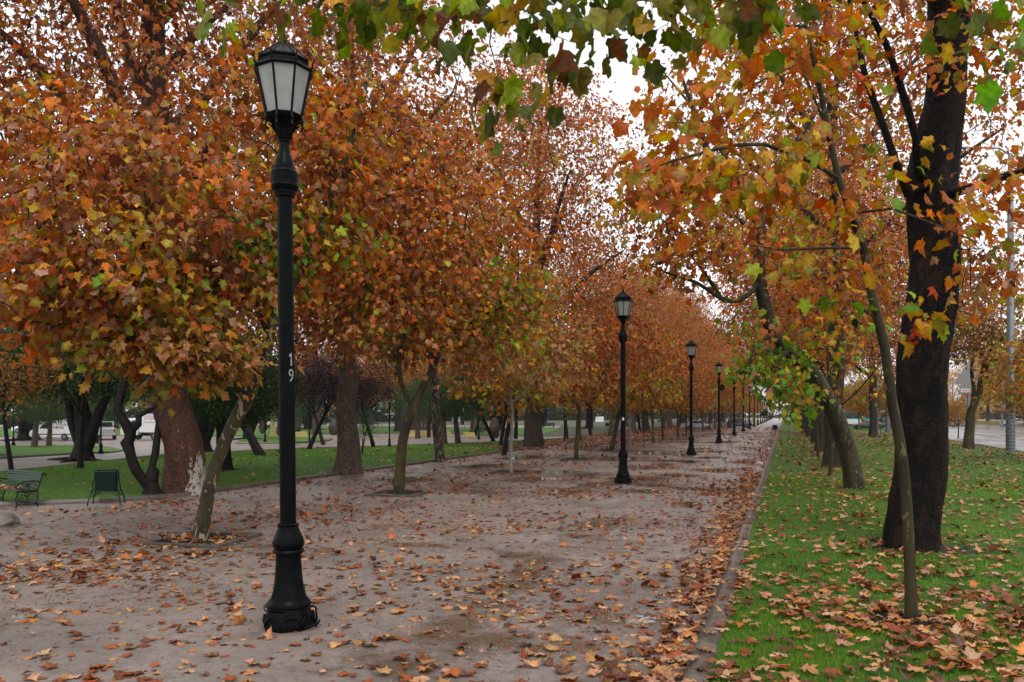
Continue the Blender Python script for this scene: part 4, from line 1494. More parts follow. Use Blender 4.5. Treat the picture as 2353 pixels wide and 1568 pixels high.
# leaning tree further along the right lawn
b = G(1965, 1128)
make_tree('plane_tree', 'mossy plane tree leaning over the promenade with bright green low sprays', 'tree', b, [
    rel(b, [(1965, 1130, 25.2, .31), (1954, 1070, 25.2, .28), (1938, 1010, 25.2, .27), (1920, 954, 25.1, .265), (1885, 885, 24.9, .25), (1848, 838, 24.7, .225), (1807, 812, 24.5, .22), (1775, 765, 24.3, .215), (1757, 700, 24.2, .20), (1748, 640, 24.2, .18), (1745, 560, 24.2, .16), (1744, 512, 24.2, .17), (1700, 455, 24.0, .14), (1650, 400, 23.8, .12), (1610, 300, 23.6, .08), (1560, 160, 23.4, .04)]),
    rel(b, [(1744, 515, 24.2, .14), (1758, 480, 24.4, .13), (1785, 440, 24.6, .12), (1830, 330, 25, .10), (1900, 220, 25.4, .08), (1990, 120, 26, .04)]),
    rel(b, [(1750, 650, 24.2, .09), (1700, 690, 23.8, .075), (1657, 686, 23.4, .065), (1600, 650, 22.9, .05), (1536, 629, 22.4, .035), (1480, 600, 22, .015)]),
    rel(b, [(1660, 686, 23.4, .06), (1620, 630, 23.0, .05), (1590, 590, 22.6, .04), (1540, 540, 22.2, .02)]),
    rel(b, [(1775, 770, 24.3, .07), (1740, 790, 23.6, .05), (1715, 850, 23.1, .03), (1705, 910, 22.9, .012)]),
    rel(b, [(1848, 838, 24.7, .07), (1830, 800, 23.8, .05), (1790, 830, 23.2, .03), (1790, 900, 23, .012)]),
    rel(b, [(1744, 512, 24.2, .10), (1690, 400, 25.4, .08), (1600, 260, 26.4, .05), (1520, 160, 27, .02)]),
], [E(b, 1720, 850, 23.2, 22, 70, .5, 14, 'green'), E(b, 1705, 760, 23.4, 60, 50, .8, 14, 'turning'), E(b, 1790, 880, 23.2, 45, 60, .7, 22, 'green'), E(b, 1835, 915, 23.4, 30, 45, .5, 12, 'green'), E(b, 1800, 820, 23.8, 70, 45, .8, 16, 'green'), E(b, 1880, 780, 24.6, 80, 50, .8, 16, 'turning'), E(b, 1760, 870, 22.9, 30, 30, .5, 8, 'green'),
    E(b, 1640, 560, 22.8, 190, 90, 1.8, 60, 'orange'), E(b, 1530, 480, 23, 120, 90, 1.8, 60, 'vivid'), E(b, 1560, 600, 22.6, 130, 60, 1.4, 40, 'orange'), E(b, 1480, 380, 24, 120, 70, 1.6, 14, 'vivid'), E(b, 1780, 560, 24.4, 180, 90, 2, 50, 'turning'), E(b, 1650, 300, 24, 200, 130, 2.6, 60, 'rust'), E(b, 1850, 300, 25, 220, 170, 2.6, 80, 'orange'), E(b, 1900, 640, 25, 140, 70, 1.4, 34, 'orange'), E(b, 1750, 120, 25, 300, 130, 3, 70, 'rust')],
    'bark_moss', 'leaf', 25, None, LEAF_A, .23, 7, .36, .2, .07, 18, .0055, .42, edge_mix=.2, twig_mat='twig', noattach=.22, floor=2.3, hang=.7)

# tree behind the camera whose low branch hangs into the top of the view
b = np.array([3.6, -2.6, 0.0])
OV = [(470, 40, 3.9), (520, 90, 3.9), (610, 48, 3.8), (640, 30, 3.8), (690, 20, 3.9), (820, 40, 4.1), (850, 100, 4.1), (800, 80, 4.2), (905, 55, 4.0), (965, 30, 4.1), (1000, 130, 4.0), (1030, 90, 4.0),
      (1090, 40, 3.8), (1130, 95, 4.0), (1085, 170, 4.0), (1140, 190, 4.1), (1110, 60, 4.2), (1185, 50, 4.0), (1240, 90, 4.0), (1250, 170, 4.0), (1275, 195, 4.1), (1310, 130, 3.9), (1295, 60, 4.1), (1380, 120, 3.8), (1400, 70, 3.9), (1450, 50, 4.0), (1500, 80, 4.0), (1540, 40, 4.0),
      (1345, 30, 4.2), (1590, 60, 4.1), (1640, 30, 4.2), (1115, 270, 4.0), (1170, 290, 4.0), (1225, 260, 4.0), (1240, 275, 3.9), (1150, 225, 4.0), (1700, 50, 4.1), (1480, 120, 4.2), (1350, 90, 4.1), (1420, 20, 4.2), (1200, 20, 4.1), (1040, 20, 4.1), (870, 10, 4.1), (1560, 130, 4.2), (1420, 160, 4.0), (1060, 130, 4.1), (930, 90, 4.2), (760, 30, 4.0), (1330, 190, 4.0), (1620, 80, 4.3), (1720, 20, 4.2), (1160, 310, 4.0),
      (2165, 60, 3.9), (2215, 160, 3.9), (2265, 160, 3.9), (2325, 60, 3.8), (2280, 50, 3.9)]
g_ = np.random.default_rng(77)
OV += [(u_, g_.uniform(-5, 75), g_.uniform(3.9, 4.4)) for u_ in np.arange(770, 1830, 26)]
ovp = np.array([P(u, v - 34, Z) - b for u, v, Z in OV])
make_tree('plane_tree', 'plane tree whose large green and brown leaves hang in from the top edge', 'tree', b, [
    [(0, 0, 0, .36), (-.1, .1, 1.5, .30), (0, .3, 3.2, .28), (.1, .5, 5.2, .25), (.2, .7, 7.5, .18), (.2, .9, 10, .08)],
    [(0, .3, 4.3, .13), *rel(b, [(2330, -330, 3.6, .06), (1950, -210, 3.9, .036), (1500, -120, 4.1, .022), (1150, -75, 4.1, .016), (850, -75, 4.05, .011), (560, -60, 3.9, .006)])],
    [(.05, .4, 4.8, .10), (1.0, 1.4, 6.0, .07), (2.0, 2.4, 7.5, .03)],
    [(.1, .5, 5.2, .10), (-1.4, .2, 6.8, .07), (-3, 0.6, 8.2, .03)],
], [(ovp, None, 0, 'over'), (np.array([.2, .6, 8.2]), (2.6, 2.4, 1.7), 40, 'turning')],
    'bark_brown', 'leaf_green', 26, None, LEAF_W, .130, 4, .085, .3, .06, 16, .0022, .36, edge_mix=.0, twig_mat='twig', noattach=.3, floor=2.6, hang=1.5, drop=.4)

# big old planes of the left kerb line
b = G(425, 1135)
tr = rel(b, [(425, 1140, 24.2, .60), (418, 1060, 24.2, .58), (410, 990, 24.2, .54), (396, 909, 24.2, .53), (381, 836, 24.2, .52), (372, 740, 24.2, .47), (362, 600, 24.2, .42), (356, 450, 24.2, .38), (354, 250, 24.2, .36), (352, 60, 24.2, .34), (350, -120, 24.3, .26), (350, -350, 24.4, .16), (352, -600, 24.5, .07)])
ex = [rel(b, [(372, 560, 24.2, .26), (330, 400, 23.6, .22), (280, 250, 23.0, .20), (225, 110, 22.4, .18), (160, -10, 22, .15), (60, -150, 21.6, .08)]),
      rel(b, [(355, 330, 24.2, .16), (270, 300, 25, .14), (170, 270, 26, .10), (60, 180, 27, .05)]),
      rel(b, [(354, 200, 24.2, .16), (450, 80, 25, .12), (560, -20, 26, .08), (680, -140, 27, .04)])]
gen_old('plane_tree', 'huge old plane with red paint and white patches on brown bark, near the litter bin', 31, 24, 6.6, 'bark_paint', 'rust', 'rust', 1150, 15, LEAF_B, .245, .6, 8, b, None, (-.9, -.3), 6.6, tr, .35, ex)
b = G(800, 1090)
tr = rel(b, [(800, 1092, 32.3, .50), (801, 1040, 32.3, .46), (800, 985, 32.3, .40), (798, 920, 32.3, .385), (796, 860, 32.3, .375), (793, 740, 32.3, .34), (790, 560, 32.3, .30), (790, 380, 32.3, .25), (800, 200, 32.4, .18), (810, 0, 32.5, .10)])
old_b = gen_old('plane_tree', 'straight old plane with half grey half red-brown bark at the lawn kerb', 32, 23, 7.8, 'bark_grey', 'orange', 'rust', 1350, 17, LEAF_B, .245, .5, 8, b, None, (0, 0), 6.2, tr, .7)
b = G(1226, 1031)
old_c = gen_old('plane_tree', 'very thick brown old plane trunk with rounded base at the kerb line', 33, 27, 8.4, 'bark_brown', 'orange', 'rust_olive', 1350, 20, LEAF_C, .30, .70, 7, b, None, (.1, 0), 5.6, None, .35)
b = G(1010, 1062)
old_d = gen_old('plane_tree', 'tilted slender plane with pale streaked trunk on the leafy lawn', 34, 19, 4.6, 'bark_streak', 'rust', 'rust_olive', 560, 17, LEAF_C, .26, .25, 7, b, None, (-.6, -.1), 6.0, None, .15)

# young trees of the promenade row
Y = {}
for k, (sd, lean, bark, mix, low, n, r0) in enumerate([(41, (.02, 0), 'bark_pale', 'tan_olive', 'tan_olive', 230, .085), (42, (.06, .02), 'bark_olive', 'rust', 'rust_olive', 330, .12), (43, (.26, .05), 'bark_olive', 'deep_rust', 'turning', 330, .17), (44, (-.05, .05), 'bark_young', 'orange', 'rust_olive', 330, .14)]):
    Y[k] = (sd, lean, bark, mix, low, n, r0)


def young(k, u, v, label, s=1.0, rz=0.0, X=None, Yw=None, tmpl=LEAF_C, size=.28, per=16):
    sd, lean, bark, mix, low, n, r0 = Y[k]
    loc = G(u, v) if X is None else np.array([X, Yw, 0])
    if ('y', k) not in Y:
        o = gen_young('plane_tree', label, sd, 9.6, 3.5, lean, bark, mix, low, n, per, tmpl, size, r0, 2.7, tuple(loc), 'young plane trees lining the promenade')
        Y[('y', k)] = o
    else:
        o = put(Y[('y', k)], loc, rz, s, label, 'young plane trees lining the promenade')
    o.scale = (s, s, s)
    o.rotation_euler = (0, 0, rz)
    return o


young(0, 1174, 1088, 'pale whitish sapling trunk with flaking brown top, alone before the thick trunk', .92, 0)
young(1, 1324, 1057, 'upright young plane with thin olive trunk left of the second lamp', 1.0, .4)
young(2, 1405, 1037, 'young plane leaning right with thick mossy trunk beside the second lamp', 1.0, -.2)
young(0, 1448, 1029, 'thin pale trunk just right of the second lamp post', .95, 2.0)
young(3, 1502, 1018, 'mottled young plane between the second and third lamps, forked high', 1.05, 1.0)
young(1, 1523, 1012.6, 'dark young plane curving right, just before the third lamp', 1.0, 3.0)
young(3, 1558, 1005.7, 'slim straight young plane close behind the third lamp', .95, 2.2)
young(1, 1577, 1001.5, 'thin brown young trunk almost touching the third lamp', .9, 4.2)
young(2, 1617, 992, 'young plane between the third and fourth lamps, olive trunk', .9, 2.2)
young(3, 1631, 989, 'young plane close left of the fourth lamp, mottled trunk', 1.0, 3.4)
for i, yy in enumerate([128, 139, 150, 162, 174, 187, 200, 214, 228, 244, 260, 278, 298, 320]):
    young([1, 3, 2, 0][i % 4], 0, 0, 'far young plane of the promenade row, ' + ORD[i] + ' beyond the fourth lamp', rng.uniform(.9, 1.1), rng.uniform(0, 6), -10.4 + rng.normal(0, .2), yy)

put(old_b, G(-175, 1140), 2.2, 1.0, 'old plane at the left edge whose boughs fill the upper left corner', 'old plane trees lining the left kerb')
# the rest of the old left line
for i, (yy, src, s, lab) in enumerate([(67, old_d, 1.0, 'slender old plane with ringed trunk, left of the second lamp behind the row'), (79.5, old_d, 1.0, 'slender straight plane on the lawn edge between second lamp and thick trunk'), (93, old_b, .9, 'broad dark plane trunk behind the pale thin one'), (104, old_c, .8, None), (116, old_d, 1.1, None), (127, old_b, .95, None), (140, old_c, .9, None), (154, old_b, 1.0, None), (168, old_d, 1.2, None), (183, old_b, 1.0, None), (198, old_c, .9, None), (215, old_b, 1.0, None), (234, old_c, .95, None), (254, old_b, 1.0, None), (276, old_c, 1.0, None), (300, old_b, 1.0, None), (326, old_c, 1, None), (352, old_b, 1, None)]):
    put(src, (LX - .2 + rng.normal(0, .25), yy, 0), 1.3 + i * 2.1, s, lab or ('far old plane of the left kerb line, ' + ORD[i - 3] + ' past the three slender ones'), 'old plane trees lining the left kerb')

# old planes and saplings of the right lawn
b = np.array([2.04, 38.0, 0])
old_r = gen_old('plane_tree', 'stout dark old plane in the right lawn just behind the leaning tree', 51, 23, 8.8, 'bark_brown', 'orange', 'rust', 1150, 16, LEAF_C, .25, .46, 8, b, 'old plane trees of the right lawn', (.15, 0), 7.2, None, .3)
for i, (xx, yy, s, lab) in enumerate([(2.1, 52.5, .8, 'mossy double-looking trunk right of the hanging green sprays'), (2.5, 87, 1.05, 'reddish brown old plane seen through the green sprays'), (2.4, 103, 1.0, None), (2.2, 120, 1.0, None), (2.4, 138, 1.05, None), (2.2, 158, 1, None), (2.3, 180, 1, None), (2.3, 204, 1, None), (2.3, 230, 1, None), (2.3, 260, 1, None), (2.3, 292, 1, None)]):
    put(old_r, (xx, yy, 0), .8 + i * 1.9, s, lab or ('far old plane of the right lawn, ' + ORD[i - 2] + ' beyond the green sprays'), 'old plane trees of the right lawn')
put(old_r, (2.5, 69, 0), 5.3, 1.12, 'broad old plane of the right lawn whose boughs reach over the avenue', 'old plane trees of the right lawn')
put(old_r, (8.3, 86, 0), 2.2, .95, 'pale grey old trunk at the lawn centre behind the dark stout one', 'old plane trees of the right lawn')
sap = gen_young('plane_tree', 'short mossy sapling leaning right at the foot of the dark stout plane', 61, 6.5, 1.7, (.12, 0), 'bark_moss', 'turning', 'turning', 46, 8, LEAF_B, .22, .075, 2.6, tuple(G(1907, 1099)), 'saplings in the right lawn')
put(sap, G(1880, 1058), 2.0, 1.0, 'thin dark sapling left of the stout plane in the right lawn', 'saplings in the right lawn')
put(sap, G(1846, 998), 3.0, 1.1, 'thin distant sapling before the reddish trunk', 'saplings in the right lawn')
put(sap, G(1838, 991), 4.0, 1.0, 'smallest distant sapling beside the promenade kerb', 'saplings in the right lawn')

# young trees beside the road
b = G(2226, 1034)
make_tree('plane_tree', 'forked young plane at the road edge in front of the traffic sign', 'tree', b, [
    rel(b, [(2226, 1035, 53.4, .36), (2227, 1000, 53.4, .30), (2229, 960, 53.4, .27), (2232, 945, 53.4, .26), (2250, 905, 53.2, .20), (2254, 870, 53, .17), (2268, 825, 52.8, .15), (2290, 790, 52.4, .12), (2330, 755, 51.8, .06)]),
    rel(b, [(2232, 945, 53.4, .16), (2238, 900, 53.8, .14), (2233, 850, 54.2, .11), (2238, 780, 54.6, .08), (2230, 700, 55, .04)]),
    rel(b, [(2256, 868, 53, .08), (2275, 830, 52.4, .06), (2280, 760, 52, .03)]),
], [E(b, 2270, 760, 52.6, 130, 75, 3.0, 190, 'tan_olive'), E(b, 2190, 760, 54.4, 90, 80, 2.4, 110, 'yellow'), E(b, 2270, 660, 53, 130, 80, 3, 130, 'rust'), E(b, 2330, 860, 52, 50, 35, 1.4, 40, 'tan_olive')],
    'bark_olive', 'leaf', 62, 'young plane trees beside the road', LEAF_C, .30, 14, .42, .15, .06, 12, .007, .42, floor=2.4)
rd = gen_young('plane_tree', 'small roadside plane with pale tan crown before the teal bus', 63, 8.2, 3.6, (.03, 0), 'bark_olive', 'tan_olive', 'tan_olive', 300, 15, LEAF_C, .30, .13, 2.8, tuple(G(1982, 985)), 'young plane trees beside the road', 3.2)
for (xx, yy, rz, s, lab) in [(12.3, 128, 1.2, 1.0, 'roadside plane leaning right beside the ribbed pole'), (11.8, 96, 2.4, 1.0, 'roadside plane half hidden behind the massive black trunk'), (13.0, 46, 3.3, .9, 'dark roadside trunk cut by the right edge of the view'), (12.2, 150, 4.1, 1.0, 'farther roadside plane left of the bus'), (12.3, 180, 5.1, 1.05, 'farthest roadside plane of the near verge')]:
    put(rd, (xx, yy, 0), rz, s, lab, 'young plane trees beside the road')
put(rd, G(2202, 1005), 1.0, .0001 + .5, 'thin staked sapling at the road edge right of the black trunk', 'young plane trees beside the road')

# golden trees of the verge beyond the road
gold = gen_old('plane_tree', 'golden plane with thick trunk on the verge across the road', 71, 19, 6.5, 'bark_brown', 'yellow', 'yellow', 620, 14, LEAF_C, .36, .45, 6, (46.5, 108, 0), 'golden trees across the road', (0, 0), 5.4, None, .25)
for i, (xx, yy, s) in enumerate([(44, 84, .8), (49, 92, .9), (53, 118, 1), (43, 130, .9), (50, 140, 1), (45, 158, 1), (54, 166, 1.1), (43, 186, 1), (51, 200, 1), (45, 226, 1), (53, 250, 1.1), (44, 276, 1), (66 + 12, 120, 1.2), (80, 150, 1.2), (79, 185, 1.2), (82, 230, 1.3), (44, 62, .9), (47, 310, 1.2), (55, 350, 1.2), (78, 300, 1.4)]):
    put(gold, (xx, yy, 0), i * 1.7, s, 'golden plane across the road, ' + ORD[i] + ' by distance along its verge' if i < 20 else None, 'golden trees across the road')

# ---- the park on the left: evergreens, plums, pepper trees
ev = make_tree('evergreen_tree', 'dark evergreen with thick multi-stemmed trunk and spreading roots on the park path', 'tree', G(190, 1058), [
    [(0, 0, 0, .50), (.02, 0, .8, .44), (.05, 0, 1.8, .42), (.0, 0, 2.6, .36), (-.3, .2, 4.2, .22), (-.8, .4, 6.5, .08)],
    [(.15, 0, .2, .26), (-.75, .1, 1.7, .24), (-1.1, .1, 3.0, .18), (-2.2, 0, 5.0, .08)],
    [(.3, 0, .5, .30), (.75, .1, 2.0, .26), (1.3, .3, 3.3, .2), (2.4, .5, 5.2, .08)],
    [(.1, 0, 2.4, .2), (.5, -1.2, 4.0, .14), (.8, -2.2, 5.2, .06)],
    [(.3, 0, .12, .12), (1.1, -.2, .04, .08), (2.0, -.3, .0, .04)], [(-.3, 0, .12, .12), (-1.2, -.2, .05, .1), (-2.3, -.1, .0, .04)], [(0, -.3, .12, .12), (.2, -1.0, .04, .08), (.5, -1.8, .0, .04)],
], [((0, 0, 6.2), (6.0, 5.0, 3.0), 520, 'dark'), ((-.5, -.5, 4.2), (5.6, 4.6, .9), 200, 'dark')], 'bark_black', 'leaf_dark', 81, 'dark evergreens in the park', LEAF_S, .17, 40, .42, .5, .10, 18, .007, .42, noattach=.3, floor=2.9)
gn = make_tree('evergreen_tree', 'gnarled black twin-stemmed tree with knotted limbs by the green litter bin', 'tree', G(344, 1140), [
    rel(G(344, 1140), [(348, 1142, 23.6, .30), (346, 1118, 23.6, .22), (330, 1106, 23.5, .16), (308, 1075, 23.4, .15), (298, 1040, 23.4, .14), (290, 1018, 23.4, .17), (300, 1005, 23.4, .13), (300, 990, 23.4, .17), (285, 965, 23.3, .12), (272, 945, 23.3, .11), (285, 880, 23.4, .10), (300, 800, 23.6, .05)]),
    rel(G(344, 1140), [(352, 1110, 23.6, .19), (352, 1080, 23.6, .18), (350, 1072, 23.6, .10), (358, 1040, 23.7, .11), (362, 1000, 23.8, .10), (366, 975, 23.9, .10), (372, 900, 24.4, .07), (380, 830, 24.8, .04)]),
    rel(G(344, 1140), [(300, 990, 23.4, .13), (318, 975, 23.4, .10), (320, 955, 23.4, .085), (338, 945, 23.5, .075), (352, 938, 23.6, .06), (400, 880, 24, .04)]),
], [((0.2, 1.5, 5.0), (3.4, 2.2, 1.0), 150, 'dark'), ((-.9, 1.2, 4.6), (2.2, 2.0, .7), 70, 'dark'), ((2.0, 2.2, 5.0), (2.2, 1.8, 1.4), 70, 'dark')], 'bark_black', 'leaf_dark', 82, 'dark evergreens in the park', LEAF_S, .12, 34, .3, .25, .20, 14, .005, .42, noattach=.5, floor=3.4)
for (u, v, rz, s, lab) in [(516, 1083, 2.0, .62, 'dark evergreen behind the painted plane, seen beside the leaning young tree'), (-60, 1050, 1.0, 1.0, 'dark evergreen at the far left edge of the park'), (470, 1040, 3.1, .8, 'dark evergreen deeper in the park right of the white truck'), (262, 984, 4.0, 1.3, 'dark evergreen behind the white truck'), (60, 1012, 5.0, 1.2, 'tall evergreen behind the white van'), (570, 1010, .6, .9, 'evergreen left of the yellow pillar'), (-260, 1030, 3.0, 1.2, 'evergreen outside the left edge')]:
    put(ev, G(u, v), rz, s, lab, 'dark evergreens in the park')


def small(name, label, u, v, seed, lean, hz, rad, zz, n, per, size, mix, tmpl, bark='bark_black', r0=.16, lm='leaf_dark', hang=.5, sag=0.0, group=None, spread=.3, fork=None, drop=0.0, floor=1.3):
    lx, ly = lean
    limbs = [[(0, 0, 0, r0), (lx * .5, ly * .5, hz * .3, r0 * .8), (lx, ly, hz * .62, r0 * .6), (lx * 1.2, ly, hz, r0 * .2)]]
    g = np.random.default_rng(seed)
    for k in range(4):
        a = g.uniform(0, 6.28)
        limbs.append([(lx * .9, ly * .9, hz * .5, r0 * .4), (lx + math.cos(a) * rad * .4, ly + math.sin(a) * rad * .4, hz * .72, r0 * .25), (lx + math.cos(a) * rad * .8, ly + math.sin(a) * rad * .8, hz * .9, r0 * .1)])
    if fork:
        limbs.append([(0, 0, .1, r0 * .8), (fork * .4, 0, hz * .3, r0 * .7), (fork, 0, hz * .65, r0 * .5), (fork * 1.2, 0, hz * .95, r0 * .2)])
    cx = lx if not fork else (lx + fork) / 2
    return make_tree(name, label, 'tree', G(u, v), limbs, [((cx, ly, zz[0]), (rad, rad, zz[1]), n, mix)], bark, lm, seed, group, tmpl, size, per, spread, .2, .08, 9, .006, .42, hang, sag=sag, noattach=.45, drop=drop, floor=floor)


PLUM = (.030, .010, .013)
plum = small('plum_tree', 'purple-leaved plum leaning right beside the park path', 709, 1034, 91, (1.3, .2), 4.6, 2.6, (4.7, 1.9), 190, 34, .16, PLUM, LEAF_S, group='purple plum trees')
for (u, v, rz, s, lab) in [(743, 1022, 2.6, 1.0, 'purple-leaved plum with upright trunk left of the half grey plane'), (859, 1029, 4.4, .9, 'purple-leaved plum with V-shaped trunk right of the half grey plane'), (1135, 1016, 3.6, 1.1, 'purple-leaved plum behind the pale whitish sapling'), (1090, 1004, 1.1, 1.1, 'purple-leaved plum beside the park bench'), (640, 1000, 2.0, 1.2, 'purple-leaved plum beyond the yellow pillar')]:
    put(plum, G(u, v), rz, s, lab, 'purple plum trees')
PEP = (.040, .085, .024)
pep = small('pepper_tree', 'feathery weeping pepper tree with grey trunk before the white van', 79, 1029, 92, (.3, 0), 4.6, 2.7, (3.35, 1.5), 170, 46, .20, PEP, LEAF_N, 'bark_grey', .22, hang=2.2, sag=.5, group='weeping pepper trees', spread=.36, floor=1.15)
for (u, v, rz, s, lab) in [(112, 1026, 2.0, .9, 'weeping pepper tree hanging over the middle of the van'), (206, 1022, 1.0, .85, 'weeping pepper tree right above the thick dark trunk'), (1021, 1022, 2.6, 1.15, 'weeping pepper tree with slanting dark trunk right of the forked young plane'), (1053, 1021, 4.0, 1.1, 'weeping pepper tree with vertical dark trunk near the park bench'), (960, 1008, 5.0, 1.2, 'weeping pepper tree behind the dark timber fence'), (1081, 1005, .5, .9, 'low weeping pepper tree behind the bench'), (660, 1012, 3.0, .8, 'weeping pepper tree by the painted boulder')]:
    put(pep, G(u, v), rz, s, lab, 'weeping pepper trees')
small('jacaranda_sapling', 'feathery bright green sapling on a thin dark stem in the park', 711, 1018, 93, (0, 0), 4.3, 1.7, (3.7, .95), 60, 34, .17, (.085, .20, .075), LEAF_N, 'bark_black', .07, hang=.7)
small('shrub_tree', 'small many-stemmed green shrub right of the half grey plane', 832, 1045, 94, (.1, 0), 3.0, .55, (1.9, 1.2), 50, 22, .10, (.05, .12, .035), LEAF_S, 'bark_black', .04, fork=.4, floor=.6)
small('small_tree', 'slim olive-leaved tree with leaning dark trunk behind the green bench', 28, 1095, 95, (-.9, .3), 4.8, 2.0, (3.9, 1.5), 110, 14, .17, 'rust_olive', LEAF_B, 'bark_black', .10, 'leaf')
small('small_tree', 'slim dark trunk standing on the lawn in front of the thick multi-stemmed tree', 184, 1079, 96, (.05, .1), 4.6, 1.8, (4.6, 1.0), 70, 24, .15, 'dark', LEAF_S, 'bark_black', .13)
thin_t = small('small_tree', 'dark thin trunk leaning right, close left of the pale whitish sapling', 1158, 1046, 97, (.5, .1), 5.2, 2.2, (5.0, 1.5), 120, 15, .24, 'rust_olive', LEAF_C, 'bark_black', .16, 'leaf', group='slim dark trunks behind the lawn')
for (u, v, rz, s, lab) in [(1150, 1027, .4, 1.0, 'dark thin trunk behind the other one left of the pale sapling'), (1302, 1009, 2.0, 1.2, 'dark trunk with broad base right of the thick brown plane'), (1358, 1003, 3.0, 1.2, 'dark crooked trunk on the far lawn left of the second lamp'), (1470, 990, 4.0, 1.3, 'dark leaning trunk on the lawn behind the second and third lamps'), (1185, 1008, 5.0, 1.2, 'dark trunk in the park just left of the thick brown plane'), (985, 1005, 1.5, 1.3, 'dark trunk beside the timber fence')]:
    put(thin_t, G(u, v), rz, s, lab, 'slim dark trunks behind the lawn')
st = small('palm_tree', 'bare leaning palm-like trunk on the lawn behind the large lamp', 600, 1049, 98, (-1.3, .2), 3.4, 1.0, (3.6, .5), 30, 30, .17, 'dark', LEAF_S, 'bark_black', .30)

# far woods behind the park
far_mix = [(old_b, .95), (old_c, .85), (ev, 1.5), (old_d, 1.1), (ev, 1.3)]
spots = [(-56, 82), (-47, 98), (-66, 104), (-38, 92), (-33, 108), (-78, 92), (-90, 80), (-55, 120), (-42, 126), (-29, 128), (-70, 132), (-92, 112), (-110, 98), (-26, 146), (-48, 150), (-64, 158), (-84, 148), (-106, 136), (-34, 168), (-54, 184), (-24, 184), (-78, 186), (-100, 176), (-30, 212), (-46, 226), (-25, 244), (-60, 240), (-36, 268), (-124, 120), (-128, 90), (-118, 74)]
for i, (xx, yy) in enumerate(spots):
    src, s = far_mix[i % 5]
    lab = ('far old plane deep in the park, ' if src is not ev else 'far dark evergreen deep in the park, ') + ORD[i // 2 if i // 2 < 24 else 23] + (' of its kind going back' if i % 2 else ' of its sort going away')
    put(src, (xx + rng.normal(0, 2), yy + rng.normal(0, 2), 0), rng.uniform(0, 6), s * rng.uniform(.9, 1.15), lab, 'trees deep in the park')


def woods(label, path, depth, h, n, mixes, size, seed):
    g = np.random.default_rng(seed)
    path = np.array(path, dtype=float)
    seg = np.linalg.norm(np.diff(path, axis=0), axis=1)
    t = g.random(n) * seg.sum()
    k = np.searchsorted(np.cumsum(seg), t)
    k = np.minimum(k, len(seg) - 1)
    f = (t - np.concatenate([[0], np.cumsum(seg)])[k]) / seg[k]
    p = path[k] * (1 - f[:, None]) + path[k + 1] * f[:, None]
    dv = unit(path[k + 1] - path[k])
    off = g.uniform(0, depth, n)
    xy = p + np.stack([-dv[:, 1], dv[:, 0]], 1) * off[:, None]
    q = np.stack([xy[:, 0], xy[:, 1], np.zeros(n)], 1)
    top = h * (.75 + .35 * wob(q, .13, 2.0) + .15 * wob(q, .5, 5.0))
    z = g.random(n) ** 1.3 * top
    pos = np.stack([xy[:, 0], xy[:, 1], z + .1], 1)
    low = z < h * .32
    cols, w = pal_arrays(mixes)
    fld = wob(pos, .18, 3.0) + g.normal(0, .3, n)
    o = np.argsort(np.argsort(fld)) / n
    c = cols[np.minimum(np.searchsorted(np.cumsum(w), o * .999), len(cols) - 1)]
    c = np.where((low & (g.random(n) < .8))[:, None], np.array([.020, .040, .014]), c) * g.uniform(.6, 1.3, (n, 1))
    v, f2, cc = place_leaves(pos, g.normal(0, .6, (n, 3)) - [0, 0, .5], g.normal(0, .6, (n, 3)) + [0, 0, .4], size * g.uniform(.6, 1.4, n), LEAF_S, c, g=g)
    tag(link('woods', np_mesh('woods', v, [f2], cc), None, M['leaf_dark']), label, None, None, 'stuff')


MIXES['far'] = dict(dgreen=3, green=.6, olive=1.2, brown=1.2, rust=.8)
MIXES['far_gold'] = dict(gold=2.5, tan=2, olive=1.5, rust=1, brown=1)
woods('far dark woods closing off the park', [(-260, 20), (-190, 95), (-120, 175), (-62, 290), (-24, 440)], 16, 11, 60000, 'far', 1.25, 5)
woods('far autumn woods closing the promenade', [(-26, 450), (14, 452), (40, 640)], 10, 16, 14000, 'far_gold', 1.4, 6)
woods('far golden woods beyond the second road', [(76, 640), (80, 300), (82, 60)], 16, 10, 44000, 'far_gold', 1.3, 7)


# ---------------------------------------------------------------- tree pits, bench, bin and other park things
def tree_pit(u, v, s, rz, label):
    p = G(u, v)
    o = empty('tree_pit', (p[0], p[1], 0), rz)
    tag(o, label, 'tree pit', 'square tree pits in the promenade')
    m = MB()
    for x, y, a, b in ((0, s, 2 * s + .12, .12), (0, -s, 2 * s + .12, .12), (s, 0, .12, 2 * s - .12), (-s, 0, .12, 2 * s - .12)):
        m.box((x, y, .02), (a, b, .10))
    m.build('border', M['kerb'], o, False, .012)
    e = MB()
    e.box((0, 0, .006), (2 * s - .12, 2 * s - .12, .02))
    e.build('earth', M['bark_black'], o)
    return o


tree_pit(470, 1243, .72, R(8), 'concrete-edged square pit round the leaning young tree, full of leaves')
tree_pit(915, 1136, .72, R(5), 'concrete-edged square pit at the foot of the crooked mossy tree')
tree_pit(1174, 1087, .7, R(5), 'shallow pit round the pale whitish sapling')
tree_pit(1324, 1057, .7, R(5), 'shallow pit round the thin olive trunk left of the second lamp')
tree_pit(1405, 1037, .8, R(5), 'pit round the thick mossy leaning trunk by the second lamp')
pp = G(470, 1243)
leaf_litter('fallen_leaves', np.stack([rng.uniform(pp[0] - .6, pp[0] + .65, 60), rng.uniform(pp[1] - .6, pp[1] + .6, 60)], 1), .03, .20, 'litter', LEAF_A, .25, .05)


